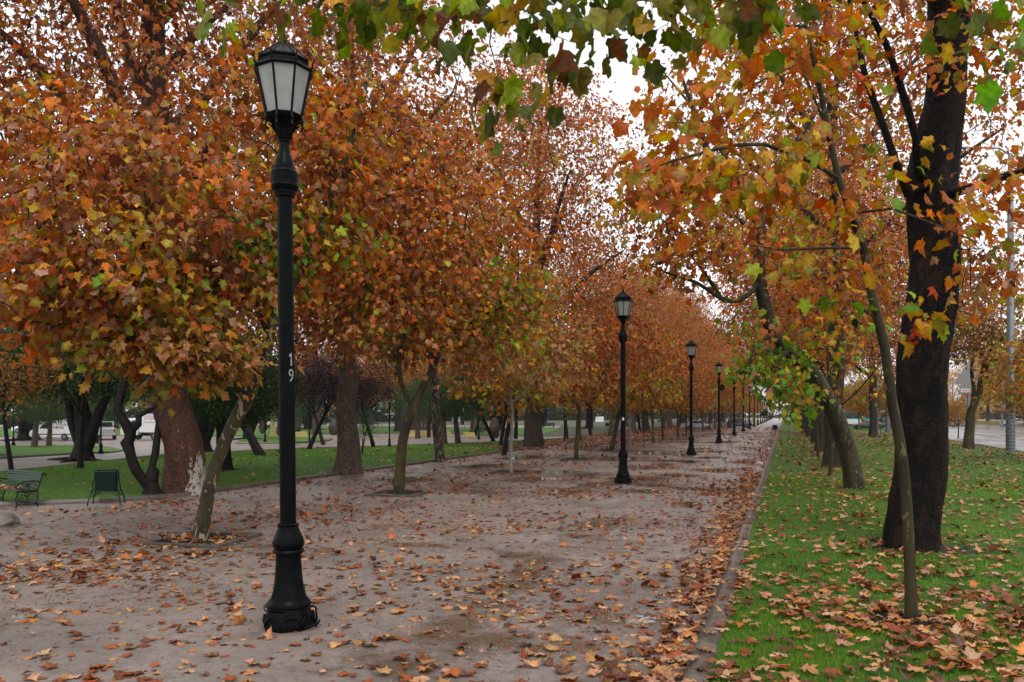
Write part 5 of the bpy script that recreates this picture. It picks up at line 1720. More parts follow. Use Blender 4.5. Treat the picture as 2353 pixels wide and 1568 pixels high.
def bench(loc, rz, label, group='green slatted park benches', s=1.0):
    o = empty('park_bench', loc, rz)
    tag(o, label, 'bench', group)
    L = 1.85
    m = MB()
    for k in range(5):
        m.box((0, -.10 - k * .092, .425 + .012 * (k == 4)), (L, .075, .028))
    m.build('seat', M['green_wood'], o, False, .006)
    m = MB()
    for k in range(5):
        z = .50 + k * .082
        m.box((0, .0 + (z - .42) * .30, z), (L, .024, .062), Matrix.Rotation(R(-15), 3, 'X'))
    m.tube([(-L / 2, .135, .862), (L / 2, .135, .862)], .026, 10)
    m.build('backrest', M['green_wood'], o, False)
    for sx in (-1, 1):
        x = sx * (L / 2 - .02)
        m = MB()
        m.tube([(x, .02, 0), (x, -.02, .12), (x, .03, .26), (x, .0, .40), (x, .06, .60), (x, .13, .80), (x, .17, .86), (x, .215, .85), (x, .225, .81), (x, .195, .795)], [.022, .02, .02, .024, .022, .022, .024, .024, .02, .014], 7)
        m.tube([(x, -.53, 0), (x, -.49, .10), (x, -.53, .22), (x, -.48, .36), (x, -.50, .41)], [.022, .02, .02, .022, .02], 7)
        m.tube([(x, .02, .41), (x, -.25, .395), (x, -.52, .41)], .02, 6)
        # arm with scroll
        m.tube([(x, .07, .64), (x, -.12, .685), (x, -.34, .66), (x, -.47, .62), (x, -.53, .56), (x, -.50, .49), (x, -.44, .50), (x, -.43, .55)], [.018, .02, .02, .02, .02, .018, .016, .012], 7)
        for cy, cz, r in ((-.13, .535, .10), (-.33, .535, .085), (-.14, .23, .11), (-.36, .23, .10), (-.25, .33, .06), (-.25, .12, .05), (-.235, .58, .05)):
            m.tube([(x, cy + r * math.cos(t), cz + r * math.sin(t)) for t in np.linspace(0, 5.6, 13)], .013, 5)
            m.tube([(x, cy + r * .45 * math.cos(t), cz + r * .45 * math.sin(t)) for t in np.linspace(1, 6.2, 8)], .011, 5)
        m.tube([(x, -.02, .10), (x, -.25, .06), (x, -.49, .10)], .014, 5)
        m.build('end_frame', M['green_iron'], o, True)
    o.scale = (s, s, s)
    return o


fr = FW * -1
pb_ = P(54, 1160, 20.9)
ax = RT * math.cos(R(33)) - FW * math.sin(R(33))
ctr = G(86, 1164) - ax * .92
rzb = math.atan2(ax[1], ax[0])
bench((ctr[0], ctr[1], 0), rzb, 'green slatted bench with ornate iron arms and leaves on its seat')
lv = np.stack([rng.uniform(-.8, .85, 30), rng.uniform(-.42, -.1, 30)], 1)
wv = np.stack([ctr[0] + lv[:, 0] * math.cos(rzb) - lv[:, 1] * math.sin(rzb), ctr[1] + lv[:, 0] * math.sin(rzb) + lv[:, 1] * math.cos(rzb)], 1)
leaf_litter('fallen_leaves', wv, .445, .17, 'litter', LEAF_A, .25, .02)
for (u, v, rz, lab) in [(1103, 993, R(20), 'distant green bench behind the trees of the park, right of the slanting trunks'), (1150, 975, R(10), 'far green bench on the back lawn'), (1262, 984, R(200), 'far bench beside the thick brown trunk'), (690, 985, R(15), 'far dark bench in the park behind the sapling'), (738, 984, R(12), 'far dark bench left of the half grey plane'), (275, 985, R(10), 'far bench left of the white truck'), (1520, 975, R(10), 'dark bench far behind the young trees near the third lamp')]:
    p = G(u, v)
    bench((p[0], p[1], 0), rz + YAW, lab)


def litter_bin(loc, rz, label, s=1.0):
    o = empty('litter_bin', loc, rz)
    tag(o, label, 'litter bin', 'green litter bins')
    m = MB()
    # tapered open box with a rim, hung a little tilted
    rot = Matrix.Rotation(R(6), 3, 'X')
    W, D, Hh = .52, .26, .56
    outer = [rot @ Vector((x * W / 2 * k, y * D / 2 * k, z)) + Vector((0, 0, .36)) for z, k in ((0, .90), (Hh, 1.0)) for x, y in ((-1, -1), (1, -1), (1, 1), (-1, 1))]
    inner = [rot @ Vector((x * (W / 2 * k - .012), y * (D / 2 * k - .012), z)) + Vector((0, 0, .36)) for z, k in ((.02, .90), (Hh, 1.0)) for x, y in ((-1, -1), (1, -1), (1, 1), (-1, 1))]
    vo = [m.bm.verts.new(p) for p in outer]
    vi = [m.bm.verts.new(p) for p in inner]
    for i in range(4):
        j = (i + 1) % 4
        m.bm.faces.new((vo[i], vo[j], vo[4 + j], vo[4 + i]))
        m.bm.faces.new((vi[j], vi[i], vi[4 + i], vi[4 + j]))
        m.bm.faces.new((vo[4 + i], vo[4 + j], vi[4 + j], vi[4 + i]))
    m.bm.faces.new(vo[:4][::-1])
    m.bm.faces.new(vi[:4])
    for z, k in ((.0, .905), (Hh - .02, 1.0)):
        pts = [rot @ Vector((x * W / 2 * k, y * D / 2 * k, z)) + Vector((0, 0, .36)) for x, y in ((-1, -1), (1, -1), (1, 1), (-1, 1), (-1, -1))]
        for a, c in zip(pts, pts[1:]):
            m.tube([a, c], .014, 5)
    m.build('bucket', M['green_iron'], o)
    for sx in (-1, 1):
        m = MB()
        x = sx * .285
        for sy in (-1, 1):
            m.tube([(x, sy * .05, .93), (x, sy * .07, .70), (x + sx * .03, sy * .17, .40), (x + sx * .10, sy * .27, .12), (x + sx * .115, sy * .29, 0), (x + sx * .135, sy * .30, 0)], [.016, .016, .017, .018, .02, .014], 6)
        m.tube([(x, -.05, .93), (x, .05, .93)], .016, 6)
        m.tube([(x + sx * .03, sy2 * .17, .33 + .05 * (1 - abs(sy2))) for sy2 in (-1, -.5, 0, .5, 1)], .012, 5)
        m.build('leg', M['green_iron'], o, True)
    m = MB()
    for sy in (-1, 1):
        m.tube([(-.33, sy * .22, .22), (-.2, sy * .2, .33), (0, sy * .2, .36), (.2, sy * .2, .33), (.33, sy * .22, .22)], .011, 5)
    m.build('brace', M['green_iron'], o, True)
    o.scale = (s, s, s)
    return o


p = G(245, 1159)
litter_bin((p[0], p[1], 0), YAW + R(14), 'green A-frame litter bin at the lawn kerb between bench and painted plane', 1.0)
p = G(1786, 993)
litter_bin((p[0] - .3, p[1], 0), YAW - R(14), 'small distant litter bin at the promenade kerb under the green sprays')
p = G(219, 1030)
litter_bin((p[0], p[1], 0), YAW + R(5), 'green litter bin beside the park lamp post and thick dark trunk')
p = G(1063, 981)
litter_bin((p[0], p[1], 0), YAW, 'far dark litter bin left of the distant bench')
p = G(1395, 985)
litter_bin((p[0], p[1], 0), YAW, 'far litter bin on the lawn left of the second lamp')


def rock(name, loc, r, seed, label, cat, mat='stone', parts=None):
    bm = bmesh.new()
    bmesh.ops.create_icosphere(bm, subdivisions=4, radius=1)
    g = np.random.default_rng(seed)
    ph = g.uniform(0, 6, 9)
    for v in bm.verts:
        c = v.co
        k = 1 + .16 * math.sin(c.x * 2.3 + ph[0] + 1.4 * math.sin(c.y * 2 + ph[1])) + .10 * math.sin(c.y * 4.1 + ph[2]) * math.sin(c.z * 3.7 + ph[3]) + .05 * math.sin(c.x * 9 + ph[4]) * math.sin(c.z * 8 + ph[5])
        v.co = Vector((c.x * r[0], c.y * r[1], c.z * r[2])) * k
    me = bpy.data.meshes.new(name)
    bm.to_mesh(me)
    bm.free()
    me.polygons.foreach_set('use_smooth', np.ones(len(me.polygons), dtype=bool))
    o = link(name, me, None, M[mat])
    o.location = loc
    tag(o, label, cat)
    return o


p = G(4, 1205)
rock('boulder', (p[0], p[1], .05), (.33, .30, .19), 3, 'pale grey rounded stone on the gravel at the left edge below the bench', 'boulder')
p = G(672, 1003)
rock('boulder', (p[0], p[1], .9), (1.0, .8, 1.6), 5, 'tall dark rough rock on the far lawn right of the yellow pillar', 'boulder', 'dark_wood')
p = G(682, 999)
rock('boulder', (p[0] + .4, p[1] - 1.2, .35), (.95, .6, .62), 6, 'low rounded brown stone in front of the tall dark rock', 'boulder')
o = rock('palm_stump', (*G(1136, 1006)[:2], .9), (.62, .6, .9), 8, 'squat shaggy palm stump on the far lawn', 'stump', 'stump')
o = rock('palm_stump', (*G(603, 996)[:2], .8), (.5, .5, .85), 9, 'shaggy palm stump left of the yellow pillar', 'stump', 'stump')
o = rock('palm_stump', (*G(765, 1000)[:2], .8), (.55, .55, .9), 10, 'shaggy palm stump just left of the half grey plane', 'stump', 'stump')
p = G(627, 1005)
o = empty('pillar', tuple(p))
tag(o, 'slender yellow pillar with a cap standing on the park lawn', 'pillar')
m = MB()
m.box((0, 0, .15), (.62, .62, .3)).box((0, 0, 1.25), (.34, .34, 1.9))
m.build('shaft', M['yellow_stone'], o, False, .03)
m = MB()
m.box((0, 0, 2.27), (.5, .5, .14)).box((0, 0, 2.42), (.40, .40, .16), None, .6)
m.build('cap', M['yellow_stone'], o, False, .02)
for (u, v, sz, lab) in [(690, 1005, (1.5, .6, .55), 'low yellow block on the lawn edge by the painted rocks'), (1078, 1005, (1.3, .6, .5), 'small slanted yellow block at the path edge before the bench'), (945, 1004, (1.6, .6, .3), 'pale yellow slab at the foot of the timber fence'), (983, 1002, (5.5, .5, .6), 'long low yellow kerb wall before the timber fence')]:
    p = G(u, v)
    m = MB()
    m.box((0, 0, sz[2] / 2), sz, None, .82)
    m.box((0, 0, .04), (sz[0] * 1.03, sz[1] * 1.1, .08))
    o = m.build('stone_block', M['yellow_stone'], None, False, .03)
    o.location = (p[0], p[1], 0)
    o.rotation_euler = (0, 0, YAW + R(4))
    tag(o, lab, 'block')
p = G(967, 1000)
o = empty('timber_fence', (p[0], p[1], 0), YAW + R(6))
tag(o, 'dark vertical timber palisade behind the low yellow wall in the park', 'fence')
for k in range(13):
    m = MB()
    h = 3.2 + .5 * math.sin(k * 2.1)
    m.box((k * .34 - 2.1, .06 * math.sin(k * 3), h / 2), (.31, .22, h), Matrix.Rotation(R(1.5 * math.sin(k * 5)), 3, 'Y'), .9)
    m.build('post', M['dark_wood'], o, False, .03)
p = G(990, 981)
for (u, v, lab) in [(1049, 976, 'small pale sign board lying on the far lawn'), (1378, 977, 'pale board on the lawn left of the second lamp')]:
    p = G(u, v)
    o = empty('sign_board', (p[0], p[1], 0), YAW)
    tag(o, lab, 'sign')
    m = MB()
    m.box((0, 0, 1.2), (1.7, .06, 1.1), Matrix.Rotation(R(-12), 3, 'X'))
    m.build('panel', M['white_paint'], o, False, .02)
    m = MB()
    m.box((-.6, .1, .35), (.08, .08, .7)).box((.6, .1, .35), (.08, .08, .7))
    m.build('post', M['steel'], o)


# ---------------------------------------------------------------- clipped hedge far left
def hedge(x0, y0, x1, y1, h, w, label, seed):
    g = np.random.default_rng(seed)
    L = math.hypot(x1 - x0, y1 - y0)
    n = int(L * 260)
    t = g.random(n)
    d = np.array([(x1 - x0), (y1 - y0)]) / L
    nn = np.array([-d[1], d[0]])
    face = g.random(n)
    a = np.where(face < .35, -w / 2, np.where(face < .7, w / 2, g.uniform(-w / 2, w / 2, n)))
    z = np.where(face < .7, g.uniform(.05, h, n), h) + g.normal(0, .04, n)
    pos = np.stack([x0 + t * (x1 - x0) + nn[0] * a, y0 + t * (y1 - y0) + nn[1] * a, z], 1) + g.normal(0, .04, (n, 3))
    c = np.array([(.022, .050, .014)]) * g.uniform(.6, 1.5, (n, 1))
    v, f, cc = place_leaves(pos, g.normal(0, 1, (n, 3)), g.normal(0, .6, (n, 3)) + [0, 0, .5], g.uniform(.12, .26, n), LEAF_S, c, g=g)
    o = link('hedge', np_mesh('hedge', v, [f], cc), None, M['leaf_dark'])
    tag(o, label, 'hedge')
    m = MB()
    m.box(((x0 + x1) / 2, (y0 + y1) / 2, h * .46), (L, w * .8, h * .9), Matrix.Rotation(math.atan2(d[1], d[0]), 3, 'Z'))
    m.build('inner_twigs', M['bark_black'], o)


a, c = G(20, 986), G(160, 987)
hedge(a[0], a[1], c[0], c[1], 1.5, 1.2, 'clipped dark hedge on the bank behind the white van', 4)


# ---------------------------------------------------------------- vehicles
def wheel(parent, x, y, r, w, hub='rim'):
    o = empty('wheel', (x, y, r))
    o.parent = parent
    m = MB()
    m.lathe([(-w / 2, r * .70), (-w / 2, r * .94), (-w / 2 + .03, r), (w / 2 - .03, r), (w / 2, r * .94), (w / 2, r * .70)], 24)
    m.build('tyre', M['rubber'], o, 'auto', 0, Matrix.Rotation(R(90), 4, 'X'))
    m = MB()
    m.lathe([(-w / 2 + .02, r * .68), (w / 2 - .02, r * .68)], 20)
    for k in range(5):
        a = k * 2 * math.pi / 5
        for sgn in (-1, 1):
            m.tube([(r * .1 * math.cos(a), r * .1 * math.sin(a), sgn * (w / 2 - .005)), (r * .62 * math.cos(a), r * .62 * math.sin(a), sgn * (w / 2 - .01))], r * .085, 5)
    m.build('rim', M[hub], o, False, 0, Matrix.Rotation(R(90), 4, 'X'))
    return o


def slab(name, parent, mat, poly, y0, y1, top=None, bevel=.04, smooth=False):
    m = MB()
    m.prism(poly, y0, y1, top)
    return m.build(name, M[mat], parent, smooth, bevel)


def side_windows(parent, polys, y, t=.02):
    for poly in polys:
        for s in (-1, 1):
            slab('window', parent, 'glass_dark', poly, s * (y - t), s * y, None, 0)


def make_car(label, paint, loc, rz, s=1.0, kind='sedan', group=None, roof_paint=None):
    """built along x (front +x), width along y"""
    o = empty('parked_car' if kind != 'taxi' else 'car', loc, rz)
    tag(o, label, 'car', group)
    L = 4.4
    body = [(-2.2, .36), (-2.22, .62), (-2.16, .86), (-1.55, .93), (.95, .93), (1.75, .82), (2.12, .68), (2.2, .5), (2.16, .3), (1.75, .24), (-1.8, .24)]
    slab('body', o, paint, body, -.86, .86, None, .09, 'auto')
    if kind == 'suv':
        g0 = [(-2.05, .92), (-1.9, 1.55), (-1.6, 1.66), (.15, 1.68), (.35, 1.62), (1.1, .92)]
    else:
        g0 = [(-1.75, .92), (-1.05, 1.36), (-.75, 1.44), (.1, 1.45), (.35, 1.40), (1.2, .92)]
    m = MB()
    zt_ = max(z for _, z in g0)
    vl = [[m.bm.verts.new((x, sgn * (.82 - (z - .92) / (zt_ - .92) * .17), z)) for x, z in g0] for sgn in (-1, 1)]
    m.bm.faces.new(vl[0])
    m.bm.faces.new(vl[1][::-1])
    for i in range(len(g0)):
        j = (i + 1) % len(g0)
        m.bm.faces.new((vl[0][i], vl[1][i], vl[1][j], vl[0][j]))
    m.build('cabin', M[roof_paint or paint], o, 'auto', .05)
    # glass set just proud of the cabin
    def pane(p0, p1, n):
        mm = MB()
        def yy(z, off=0): return .82 - (z - .92) / (zt_ - .92) * .17 + off
        return mm
    zb_, zu = .98, zt_ - .09
    fx = lambda z: g0[-1][0] + (g0[-2][0] - g0[-1][0]) * (z - .92) / (g0[-2][1] - .92)
    bx = lambda z: g0[0][0] + (g0[1][0] - g0[0][0]) * (z - .92) / (g0[1][1] - .92)
    yw = lambda z: .82 - (z - .92) / (zt_ - .92) * .17
    for nm, f, sg in (('windscreen', fx, 1), ('rear_window', bx, -1)):
        mm = MB()
        q = [mm.bm.verts.new((f(z) + sg * .025, k * (yw(z) - .10), z)) for z, k in ((zb_, -1), (zb_, 1), (zu - .03, 1), (zu - .03, -1))]
        q2 = [mm.bm.verts.new((v.co.x - sg * .06, v.co.y, v.co.z - .02)) for v in q]
        mm.bm.faces.new(q)
        mm.bm.faces.new(q2[::-1])
        for i in range(4):
            mm.bm.faces.new((q[i], q2[i], q2[(i + 1) % 4], q[(i + 1) % 4]))
        mm.build(nm, M['glass_dark'], o)
    cuts = [(bx(zb_) + .22, -.72), (-.66, .10), (.16, fx(zb_) - .12)]
    for sgn in (-1, 1):
        for x0, x1 in cuts:
            mm = MB()
            t0, t1 = x0, x1
            pts = []
            for z, k in ((zb_, 0), (zb_, 1), (zu, 1), (zu, 0)):
                x = (t0, t1)[k]
                x = min(max(x, bx(z) + .16), fx(z) - .10)
                pts.append((x, sgn * (yw(z) + .012), z))
            q = [mm.bm.verts.new(p) for p in pts]
            q2 = [mm.bm.verts.new((p[0], p[1] - sgn * .04, p[2])) for p in pts]
            mm.bm.faces.new(q)
            mm.bm.faces.new(q2[::-1])
            for i in range(4):
                mm.bm.faces.new((q[i], q2[i], q2[(i + 1) % 4], q[(i + 1) % 4]))
            mm.build('window', M['glass_dark'], o)
    for x in (-1.35, 1.38):
        for y in (-.78, .78):
            wheel(o, x, y, .32, .2)
    for y in (-.62, .62):
        m = MB()
        m.box((2.13, y, .64), (.14, .34, .13))
        m.build('headlight', M['lens'], o, False, .02)
        m = MB()
        m.box((-2.17, y, .76), (.12, .30, .14))
        m.build('tail_light', M['red_lens'], o, False, .02)
    m = MB()
    m.box((2.15, 0, .36), (.14, 1.66, .16)).box((-2.16, 0, .40), (.14, 1.66, .18))
    m.build('bumper', M[paint], o, False, .04)
    m = MB()
    m.box((-2.235, 0, .62), (.02, .5, .12)).box((2.235, 0, .40), (.02, .5, .12))
    m.build('number_plate', M['white_paint'], o)
    o.scale = (s, s, s)
    return o


def cargo_van():
    p = G(131, 1012)
    o = empty('cargo_van', (p[0], p[1], 0), YAW + R(180 - 6))
    tag(o, 'white cargo van with dark lettering parked behind the weeping trees', 'van')
    body = [(-2.0, .34), (-2.03, .9), (-1.95, 1.62), (-1.8, 1.78), (.25, 1.80), (.62, 1.70), (1.35, 1.08), (1.9, .94), (2.08, .72), (2.1, .40), (1.8, .28), (-1.7, .28)]
    slab('body', o, 'white_paint', body, -.86, .86, None, .08, 'auto')
    for sg in (-1, 1):
        slab('window', o, 'glass_dark', [(.20, 1.05), (.28, 1.62), (.58, 1.60), (1.12, 1.08)], sg * .865, sg * .85, None, 0)
        slab('side_moulding', o, 'black_paint', [(-1.9, .52), (-1.9, .60), (1.7, .60), (1.7, .52)], sg * .868, sg * .85, None, 0)
    m = MB()
    q = [(.70, -.70, 1.645), (.70, .70, 1.645), (1.28, .76, 1.15), (1.28, -.76, 1.15)]
    q = [Vector(v) + Vector((.025, 0, .03)) for v in q]
    vs = [m.bm.verts.new(v) for v in q]
    ws = [m.bm.verts.new(v - Vector((.03, 0, .03))) for v in q]
    m.bm.faces.new(vs)
    m.bm.faces.new(ws[::-1])
    for i in range(4):
        m.bm.faces.new((vs[i], ws[i], ws[(i + 1) % 4], vs[(i + 1) % 4]))
    m.build('windscreen', M['glass_dark'], o)
    for x in (-1.33, 1.36):
        for y in (-.78, .78):
            wheel(o, x, y, .33, .2)
    for y in (-.64, .64):
        m = MB()
        m.box((1.98, y, .78), (.16, .30, .2))
        m.build('headlight', M['lens'], o, False, .03)
        m = MB()
        m.box((-2.0, y, 1.0), (.08, .16, .5))
        m.build('tail_light', M['red_lens'], o, False, .02)
    me = text_mesh('verde', .44, .004)
    t = link('lettering', me, o, M['text_dark'])
    # on the flank that faces the promenade
    t.location = (-.78, .872, 1.18)
    t.rotation_euler = (R(90), 0, R(180))
    return o


cargo_van()


def box_truck():
    p = G(338, 1011)
    o = empty('box_truck', (p[0], p[1], 0), YAW + R(180 - 12))
    tag(o, 'white double cab box truck with coloured lettering, half hidden by the painted plane', 'truck')
    cab = [(.35, .50), (.35, 1.95), (.45, 2.0), (1.55, 2.0), (1.72, 1.92), (2.12, 1.22), (2.2, .95), (2.2, .50), (2.0, .44), (.45, .44)]
    c = slab('cab', o, 'white_paint', cab, -.83, .83, None, .06, 'auto')
    for sg in (-1, 1):
        slab('window', c, 'glass_dark', [(.50, 1.22), (.50, 1.80), (1.0, 1.80), (1.0, 1.22)], sg * .838, sg * .82, None, 0)
        slab('window', c, 'glass_dark', [(1.14, 1.20), (1.14, 1.80), (1.60, 1.80), (1.92, 1.20)], sg * .838, sg * .82, None, 0)
        slab('door_handle', c, 'black_paint', [(.55, 1.0), (.55, 1.06), (.70, 1.06), (.70, 1.0)], sg * .85, sg * .82, None, 0)
        slab('door_handle', c, 'black_paint', [(1.2, 1.0), (1.2, 1.06), (1.36, 1.06), (1.36, 1.0)], sg * .85, sg * .82, None, 0)
        m = MB()
        m.box((1.98, sg * .98, 1.45), (.08, .14, .3))
        m.build('mirror', M['black_paint'], c, False, .02)
    m = MB()
    q = [(1.80, -.74, 1.86), (1.80, .74, 1.86), (2.14, .76, 1.26), (2.14, -.76, 1.26)]
    vs = [m.bm.verts.new((x + .01, y, z)) for x, y, z in q]
    ws = [m.bm.verts.new((x - .03, y, z)) for x, y, z in q]
    m.bm.faces.new(vs)
    m.bm.faces.new(ws[::-1])
    for i in range(4):
        m.bm.faces.new((vs[i], ws[i], ws[(i + 1) % 4], vs[(i + 1) % 4]))
    m.build('windscreen', M['glass_dark'], c)
    m = MB()
    m.box((-1.05, 0, 1.55), (2.6, 1.74, 1.76))
    bx = m.build('cargo_box', M['white_paint'], o, False, .03)
    m = MB()
    for sg in (-1, 1):
        m.box((-1.05, sg * .872, .70), (2.6, .03, .06)).box((-1.05, sg * .872, 2.40), (2.6, .03, .05))
        m.box((-2.33, sg * .872, 1.55), (.05, .03, 1.7)).box((.23, sg * .872, 1.55), (.05, .03, 1.7))
    m.build('trim', M['steel'], bx)
    m = MB()
    m.box((-.2, 0, .52), (4.2, .8, .18)).box((-1.9, 0, .48), (.5, 1.4, .1))
    m.build('chassis', M['rubber'], o)
    for x, w in ((1.45, .22), (-1.35, .36)):
        for y in (-.70, .70):
            wheel(o, x, y, .37, w)
    for y in (-.62, .62):
        m = MB()
        m.box((2.2, y, .72), (.06, .3, .18))
        m.build('headlight', M['lens'], o, False, .02)
    me = text_mesh('STGO', .50, .004)
    t = link('lettering', me, bx, M['letters'])
    t.location = (-.98, .880, 2.03)
    t.rotation_euler = (R(90), 0, R(180))
    me = text_mesh('ILUSTRE MUNICIPALIDAD', .115, .004)
    t = link('lettering', me, bx, M['text_dark'])
    t.location = (-1.0, .880, 1.63)
    t.rotation_euler = (R(90), 0, R(180))
    return o


box_truck()


def pickup():
    p = G(228, 1011)
    o = empty('pickup_truck', (p[0] - 1.0, p[1] + 1.6, 0), YAW + R(90 + 28))
    tag(o, 'silver pickup seen from behind between the thick dark trunk and park lamp', 'pickup')
    slab('body', o, 'silver_paint', [(-2.5, .5), (-2.5, 1.06), (.0, 1.08), (1.5, 1.08), (2.4, .95), (2.5, .55), (2.3, .42), (-2.3, .42)], -.88, .88, None, .06, 'auto')
    slab('cabin', o, 'silver_paint', [(-.5, 1.05), (-.4, 1.68), (.7, 1.70), (1.5, 1.05)], -.76, .76, None, .06, 'auto')
    m = MB()
    m.box((-.47, 0, 1.40), (.06, 1.25, .42))
    m.build('rear_window', M['glass_dark'], o, False, .02)
    for sg in (-1, 1):
        slab('window', o, 'glass_dark', [(-.3, 1.12), (-.25, 1.6), (.68, 1.62), (1.25, 1.12)], sg * .775, sg * .75, None, 0)
        m = MB()
        m.box((-2.5, sg * .76, .86), (.06, .16, .34))
        m.build('tail_light', M['red_lens'], o, False, .02)
    m = MB()
    m.box((-2.53, 0, .84), (.04, 1.3, .36))
    m.build('tailgate', M['silver_paint'], o, False, .015)
    m = MB()
    m.box((-2.58, 0, .50), (.16, 1.7, .16))
    m.build('bumper', M['rim'], o, False, .03)
    for x in (-1.5, 1.55):
        for y in (-.80, .80):
            wheel(o, x, y, .37, .24)
    return o


pickup()


def bus(loc, rz):
    o = empty('city_bus', loc, rz)
    tag(o, 'teal and white city bus standing far down the road', 'bus')
    slab('body', o, 'teal_paint', [(-6, .38), (-6, 2.9), (-5.8, 3.1), (5.7, 3.1), (6, 2.8), (6.05, .9), (6, .38)], -1.25, 1.25, None, .1, 'auto')
    for sg in (-1, 1):
        slab('side_panel', o, 'white_paint', [(1.2, .42), (3.0, 1.35), (5.3, 1.35), (5.3, .42)], sg * 1.262, sg * 1.24, None, 0)
        for k in range(7):
            x = -5.5 + k * 1.55
            slab('window', o, 'glass_dark', [(x, 1.5), (x, 2.65), (x + 1.4, 2.65), (x + 1.4, 1.5)], sg * 1.265, sg * 1.24, None, 0)
        slab('stripe', o, 'white_paint', [(-5.9, 2.78), (-5.9, 2.9), (5.6, 2.9), (5.6, 2.78)], sg * 1.262, sg * 1.24, None, 0)
    for sx, nm in ((6.05, 'windscreen'), (-6.0, 'rear_window')):
        m = MB()
        m.box((sx, 0, 2.05), (.05, 2.2, 1.3))
        m.build(nm, M['glass_dark'], o, False, .02)
    for x in (-3.4, 3.6):
        for y in (-1.1, 1.1):
            wheel(o, x, y, .48, .3)
    return o


pz = P(2005, 968, 150)
bus((pz[0], pz[1], 0), YAW + R(180 - 10))
CARS = 'cars on and beside the road'
for (u, v, Z, paint, rz, kind, lab, roof) in [
    (1995, 968, 118, 'black_paint', R(180 - 12), 'sedan', 'black taxi with yellow roof in front of the teal bus', 'yellow_paint'),
    (2032, 967, 125, 'grey_paint', R(180 + 10), 'suv', 'dark grey car beside the ribbed pole on the road', None),
    (2046, 966, 132, 'white_paint', R(90), 'suv', 'white car seen behind the dark grey one', None),
    (2206, 962, 150, 'white_paint', R(180), 'suv', 'white off-road car parked across the road behind the verge', None),
    (2180, 963, 150, 'silver_paint', R(180), 'sedan', 'silver car next to the white off-roader across the road', None),
    (2330, 962, 150, 'silver_paint', R(170), 'sedan', 'silver car far across the road near the right edge', None),
    (1876, 965, 160, 'white_paint', R(90), 'suv', 'pale car glimpsed between the trunks of the right lawn', None),
    (1600, 966, 120, 'silver_paint', R(4), 'sedan', 'silver car parked beyond the young trees by the third lamp', None),
    (1697, 966, 135, 'black_paint', R(0), 'suv', 'black off-road car parked beyond the fourth and fifth lamps', None),
    (75, 966, 98, 'white_paint', R(176), 'sedan', 'white car behind the clipped hedge', None),
    (150, 968, 100, 'white_paint', R(178), 'suv', 'white car roof showing above the cargo van', None),
    (640, 966, 130, 'white_paint', R(10), 'sedan', 'white car far behind the painted rocks', None)]:
    q = P(u, v, Z)
    make_car(lab, paint, (q[0], q[1], 0), YAW + rz, 1.0, kind, CARS, roof)


# ---------------------------------------------------------------- poles and the traffic sign by the road
def ribbed_pole(u, v, hgt, r, label, Z=None):
    p = G(u, v) if Z is None else P(u, v, Z)
    o = empty('light_pole', (p[0], p[1], 0))
    tag(o, label, 'light pole', 'grey light poles beside the road')
    m = MB()
    m.lathe([(0, r), (hgt * .35, r * .9), (hgt, r * .62)], 20)
    m.build('shaft', M['steel'], o, 'auto')
    m = MB()
    prof = []
    z = .12
    k = r * 1.05
    while z < 4.3:
        prof += [(z, k), (z + .02, k * 1.05), (z + .10, k * 1.05), (z + .12, k), (z + .18, k)]
        z += .2
    m.lathe(prof, 16)
    m.build('ribbed_sleeve', M['sleeve'], o)
    m = MB()
    m.tube([(0, 0, hgt - .1), (-.6, 0, hgt + .4), (-2.2, 0, hgt + .6)], .06, 8)
    m.build('arm', M['steel'], o, True)
    m = MB()
    m.box((-2.6, 0, hgt + .6), (.9, .3, .14), None, .7)
    m.build('lamp_head', M['steel'], o, False, .03)
    return o


ribbed_pole(2322, 1044, 18.0, .235, 'tall grey pole with ribbed lower sleeve near the right edge')
ribbed_pole(2040, 994, 12.0, .26, 'grey ribbed pole standing at the road edge before the parked cars')


def plain_pole(u, v, Z, hgt, r, label):
    p = P(u, v, Z)
    o = empty('light_pole', (p[0], p[1], 0))
    tag(o, label, 'light pole', 'grey light poles beside the road')
    m = MB()
    m.lathe([(0, r * 1.6), (.3, r * 1.6), (.32, r), (hgt, r * .6)], 14)
    m.build('shaft', M['steel'], o, 'auto')
    m = MB()
    m.tube([(0, 0, hgt), (.5, 0, hgt + .4), (1.6, 0, hgt + .5)], .05, 6)
    m.build('arm', M['steel'], o, True)
    m = MB()
    m.box((1.9, 0, hgt + .5), (.8, .25, .12))
    m.build('lamp_head', M['steel'], o, False, .02)


plain_pole(2016, 994, 102, 9, .12, 'plain slim grey pole left of the ribbed one by the parked cars')
plain_pole(2189, 968, 170, 10, .16, 'far pale pole on the verge across the road, left of the sign')
plain_pole(2303, 972, 140, 11, .17, 'pale pole on the verge across the road, right of the sign')

p = P(2225, 1003, 66)
o = empty('traffic_sign', (p[0], p[1], 0), YAW)
tag(o, 'grey back of a triangular road sign on a post behind the forked young plane', 'traffic sign')
m = MB()
m.lathe([(0, .10), (5.9, .09)], 12)
m.build('post', M['steel'], o, 'auto')
m = MB()
m.prism([(-1.25, 5.0), (.0, 6.7), (1.25, 5.0), (1.0, 4.85), (-1.0, 4.85)], -.16, -.12)
m.build('panel_back', M['sign_back'], o, False, .01)
m = MB()
m.box((-.30, -.15, 4.45), (.95, .04, .72))
pl = m.build('plate', M['sign_back'], o, False, .01)
m = MB()
m.box((-.36, -.178, 4.33), (.72, .012, .26))
m.build('sticker', M['white_paint'], pl)
m = MB()
for k in range(5):
    m.box((-.62 + k * .13, -.188, 4.33), (.09, .008, .15))
m.build('sticker_print', M['red_lens'], pl)

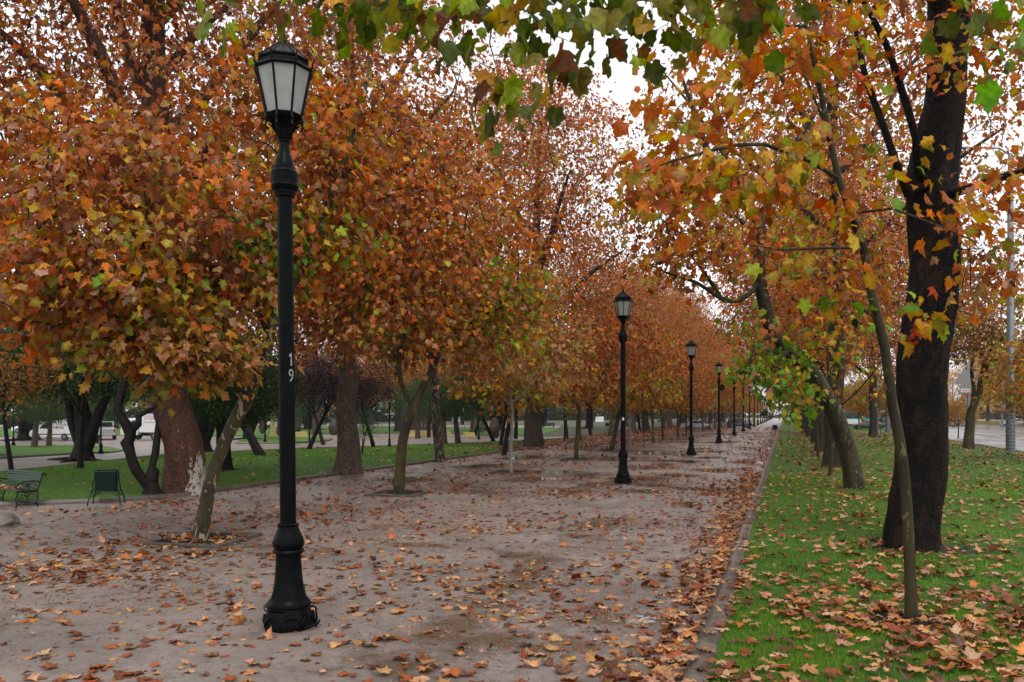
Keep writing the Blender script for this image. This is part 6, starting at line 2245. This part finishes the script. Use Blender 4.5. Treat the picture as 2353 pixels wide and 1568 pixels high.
# ---------------------------------------------------------------- a walker with an umbrella far down the promenade
q = P(1818, 966, 150)
o = bpy.data.objects.new('person', bpy.data.meshes.new('person'))
COL.objects.link(o)
o.location = (q[0] + 1.0, q[1], 0)
o.rotation_euler = (0, 0, R(10))
V = [(0, 0, .95), (0, 0, 1.2), (0, 0, 1.42), (0, -.01, 1.52), (0, -.02, 1.66), (0, -.03, 1.76), (.11, 0, .88), (.13, -.08, .5), (.13, .02, .08), (.13, -.12, .04), (-.11, 0, .88), (-.12, .10, .5), (-.12, .18, .08), (-.12, .06, .04), (.2, 0, 1.40), (.27, -.02, 1.14), (.20, -.22, 1.12), (-.2, 0, 1.40), (-.26, .04, 1.12), (-.25, -.06, .88)]
Ed = [(0, 1), (1, 2), (2, 3), (3, 4), (4, 5), (0, 6), (6, 7), (7, 8), (8, 9), (0, 10), (10, 11), (11, 12), (12, 13), (2, 14), (14, 15), (15, 16), (2, 17), (17, 18), (18, 19)]
RD = [.17, .15, .14, .06, .105, .09, .10, .075, .05, .04, .10, .075, .05, .04, .07, .05, .04, .07, .05, .04]
o.data.from_pydata(V, Ed, [])
sm = o.modifiers.new('skin', 'SKIN')
for i, r in enumerate(RD):
    o.data.skin_vertices[0].data[i].radius = (r, r * .85)
o.data.skin_vertices[0].data[0].use_root = True
o.modifiers.new('sub', 'SUBSURF').levels = 1
M['cloth'] = plain('blue_grey_clothes', (.07, .08, .14), .8)
o.data.materials.append(M['cloth'])
tag(o, 'person in dark blue clothes walking under a pink umbrella far down the promenade', 'person')
u = empty('umbrella', (q[0] + 1.0 + .2, q[1] - .22, 1.1))
tag(u, 'pale pink open umbrella held by the distant walker', 'umbrella')
m = MB()
m.lathe([(.62, .58), (.72, .50), (.84, .32), (.90, .12), (.93, .01)], 8)
M['pink'] = plain('pink_umbrella_cloth', (.62, .32, .42), .6)
m.build('canopy', M['pink'], u)
m = MB()
m.tube([(0, 0, -.12), (0, 0, .95)], .012, 6)
m.build('shaft', M['steel'], u)


# ---------------------------------------------------------------- the damp air
hz = MB()
hz.box((0, 600, 19.0), (1840, 1860, 41.0))
tag(hz.build('haze', M['haze']), 'thin rainy haze', None, None, 'stuff')
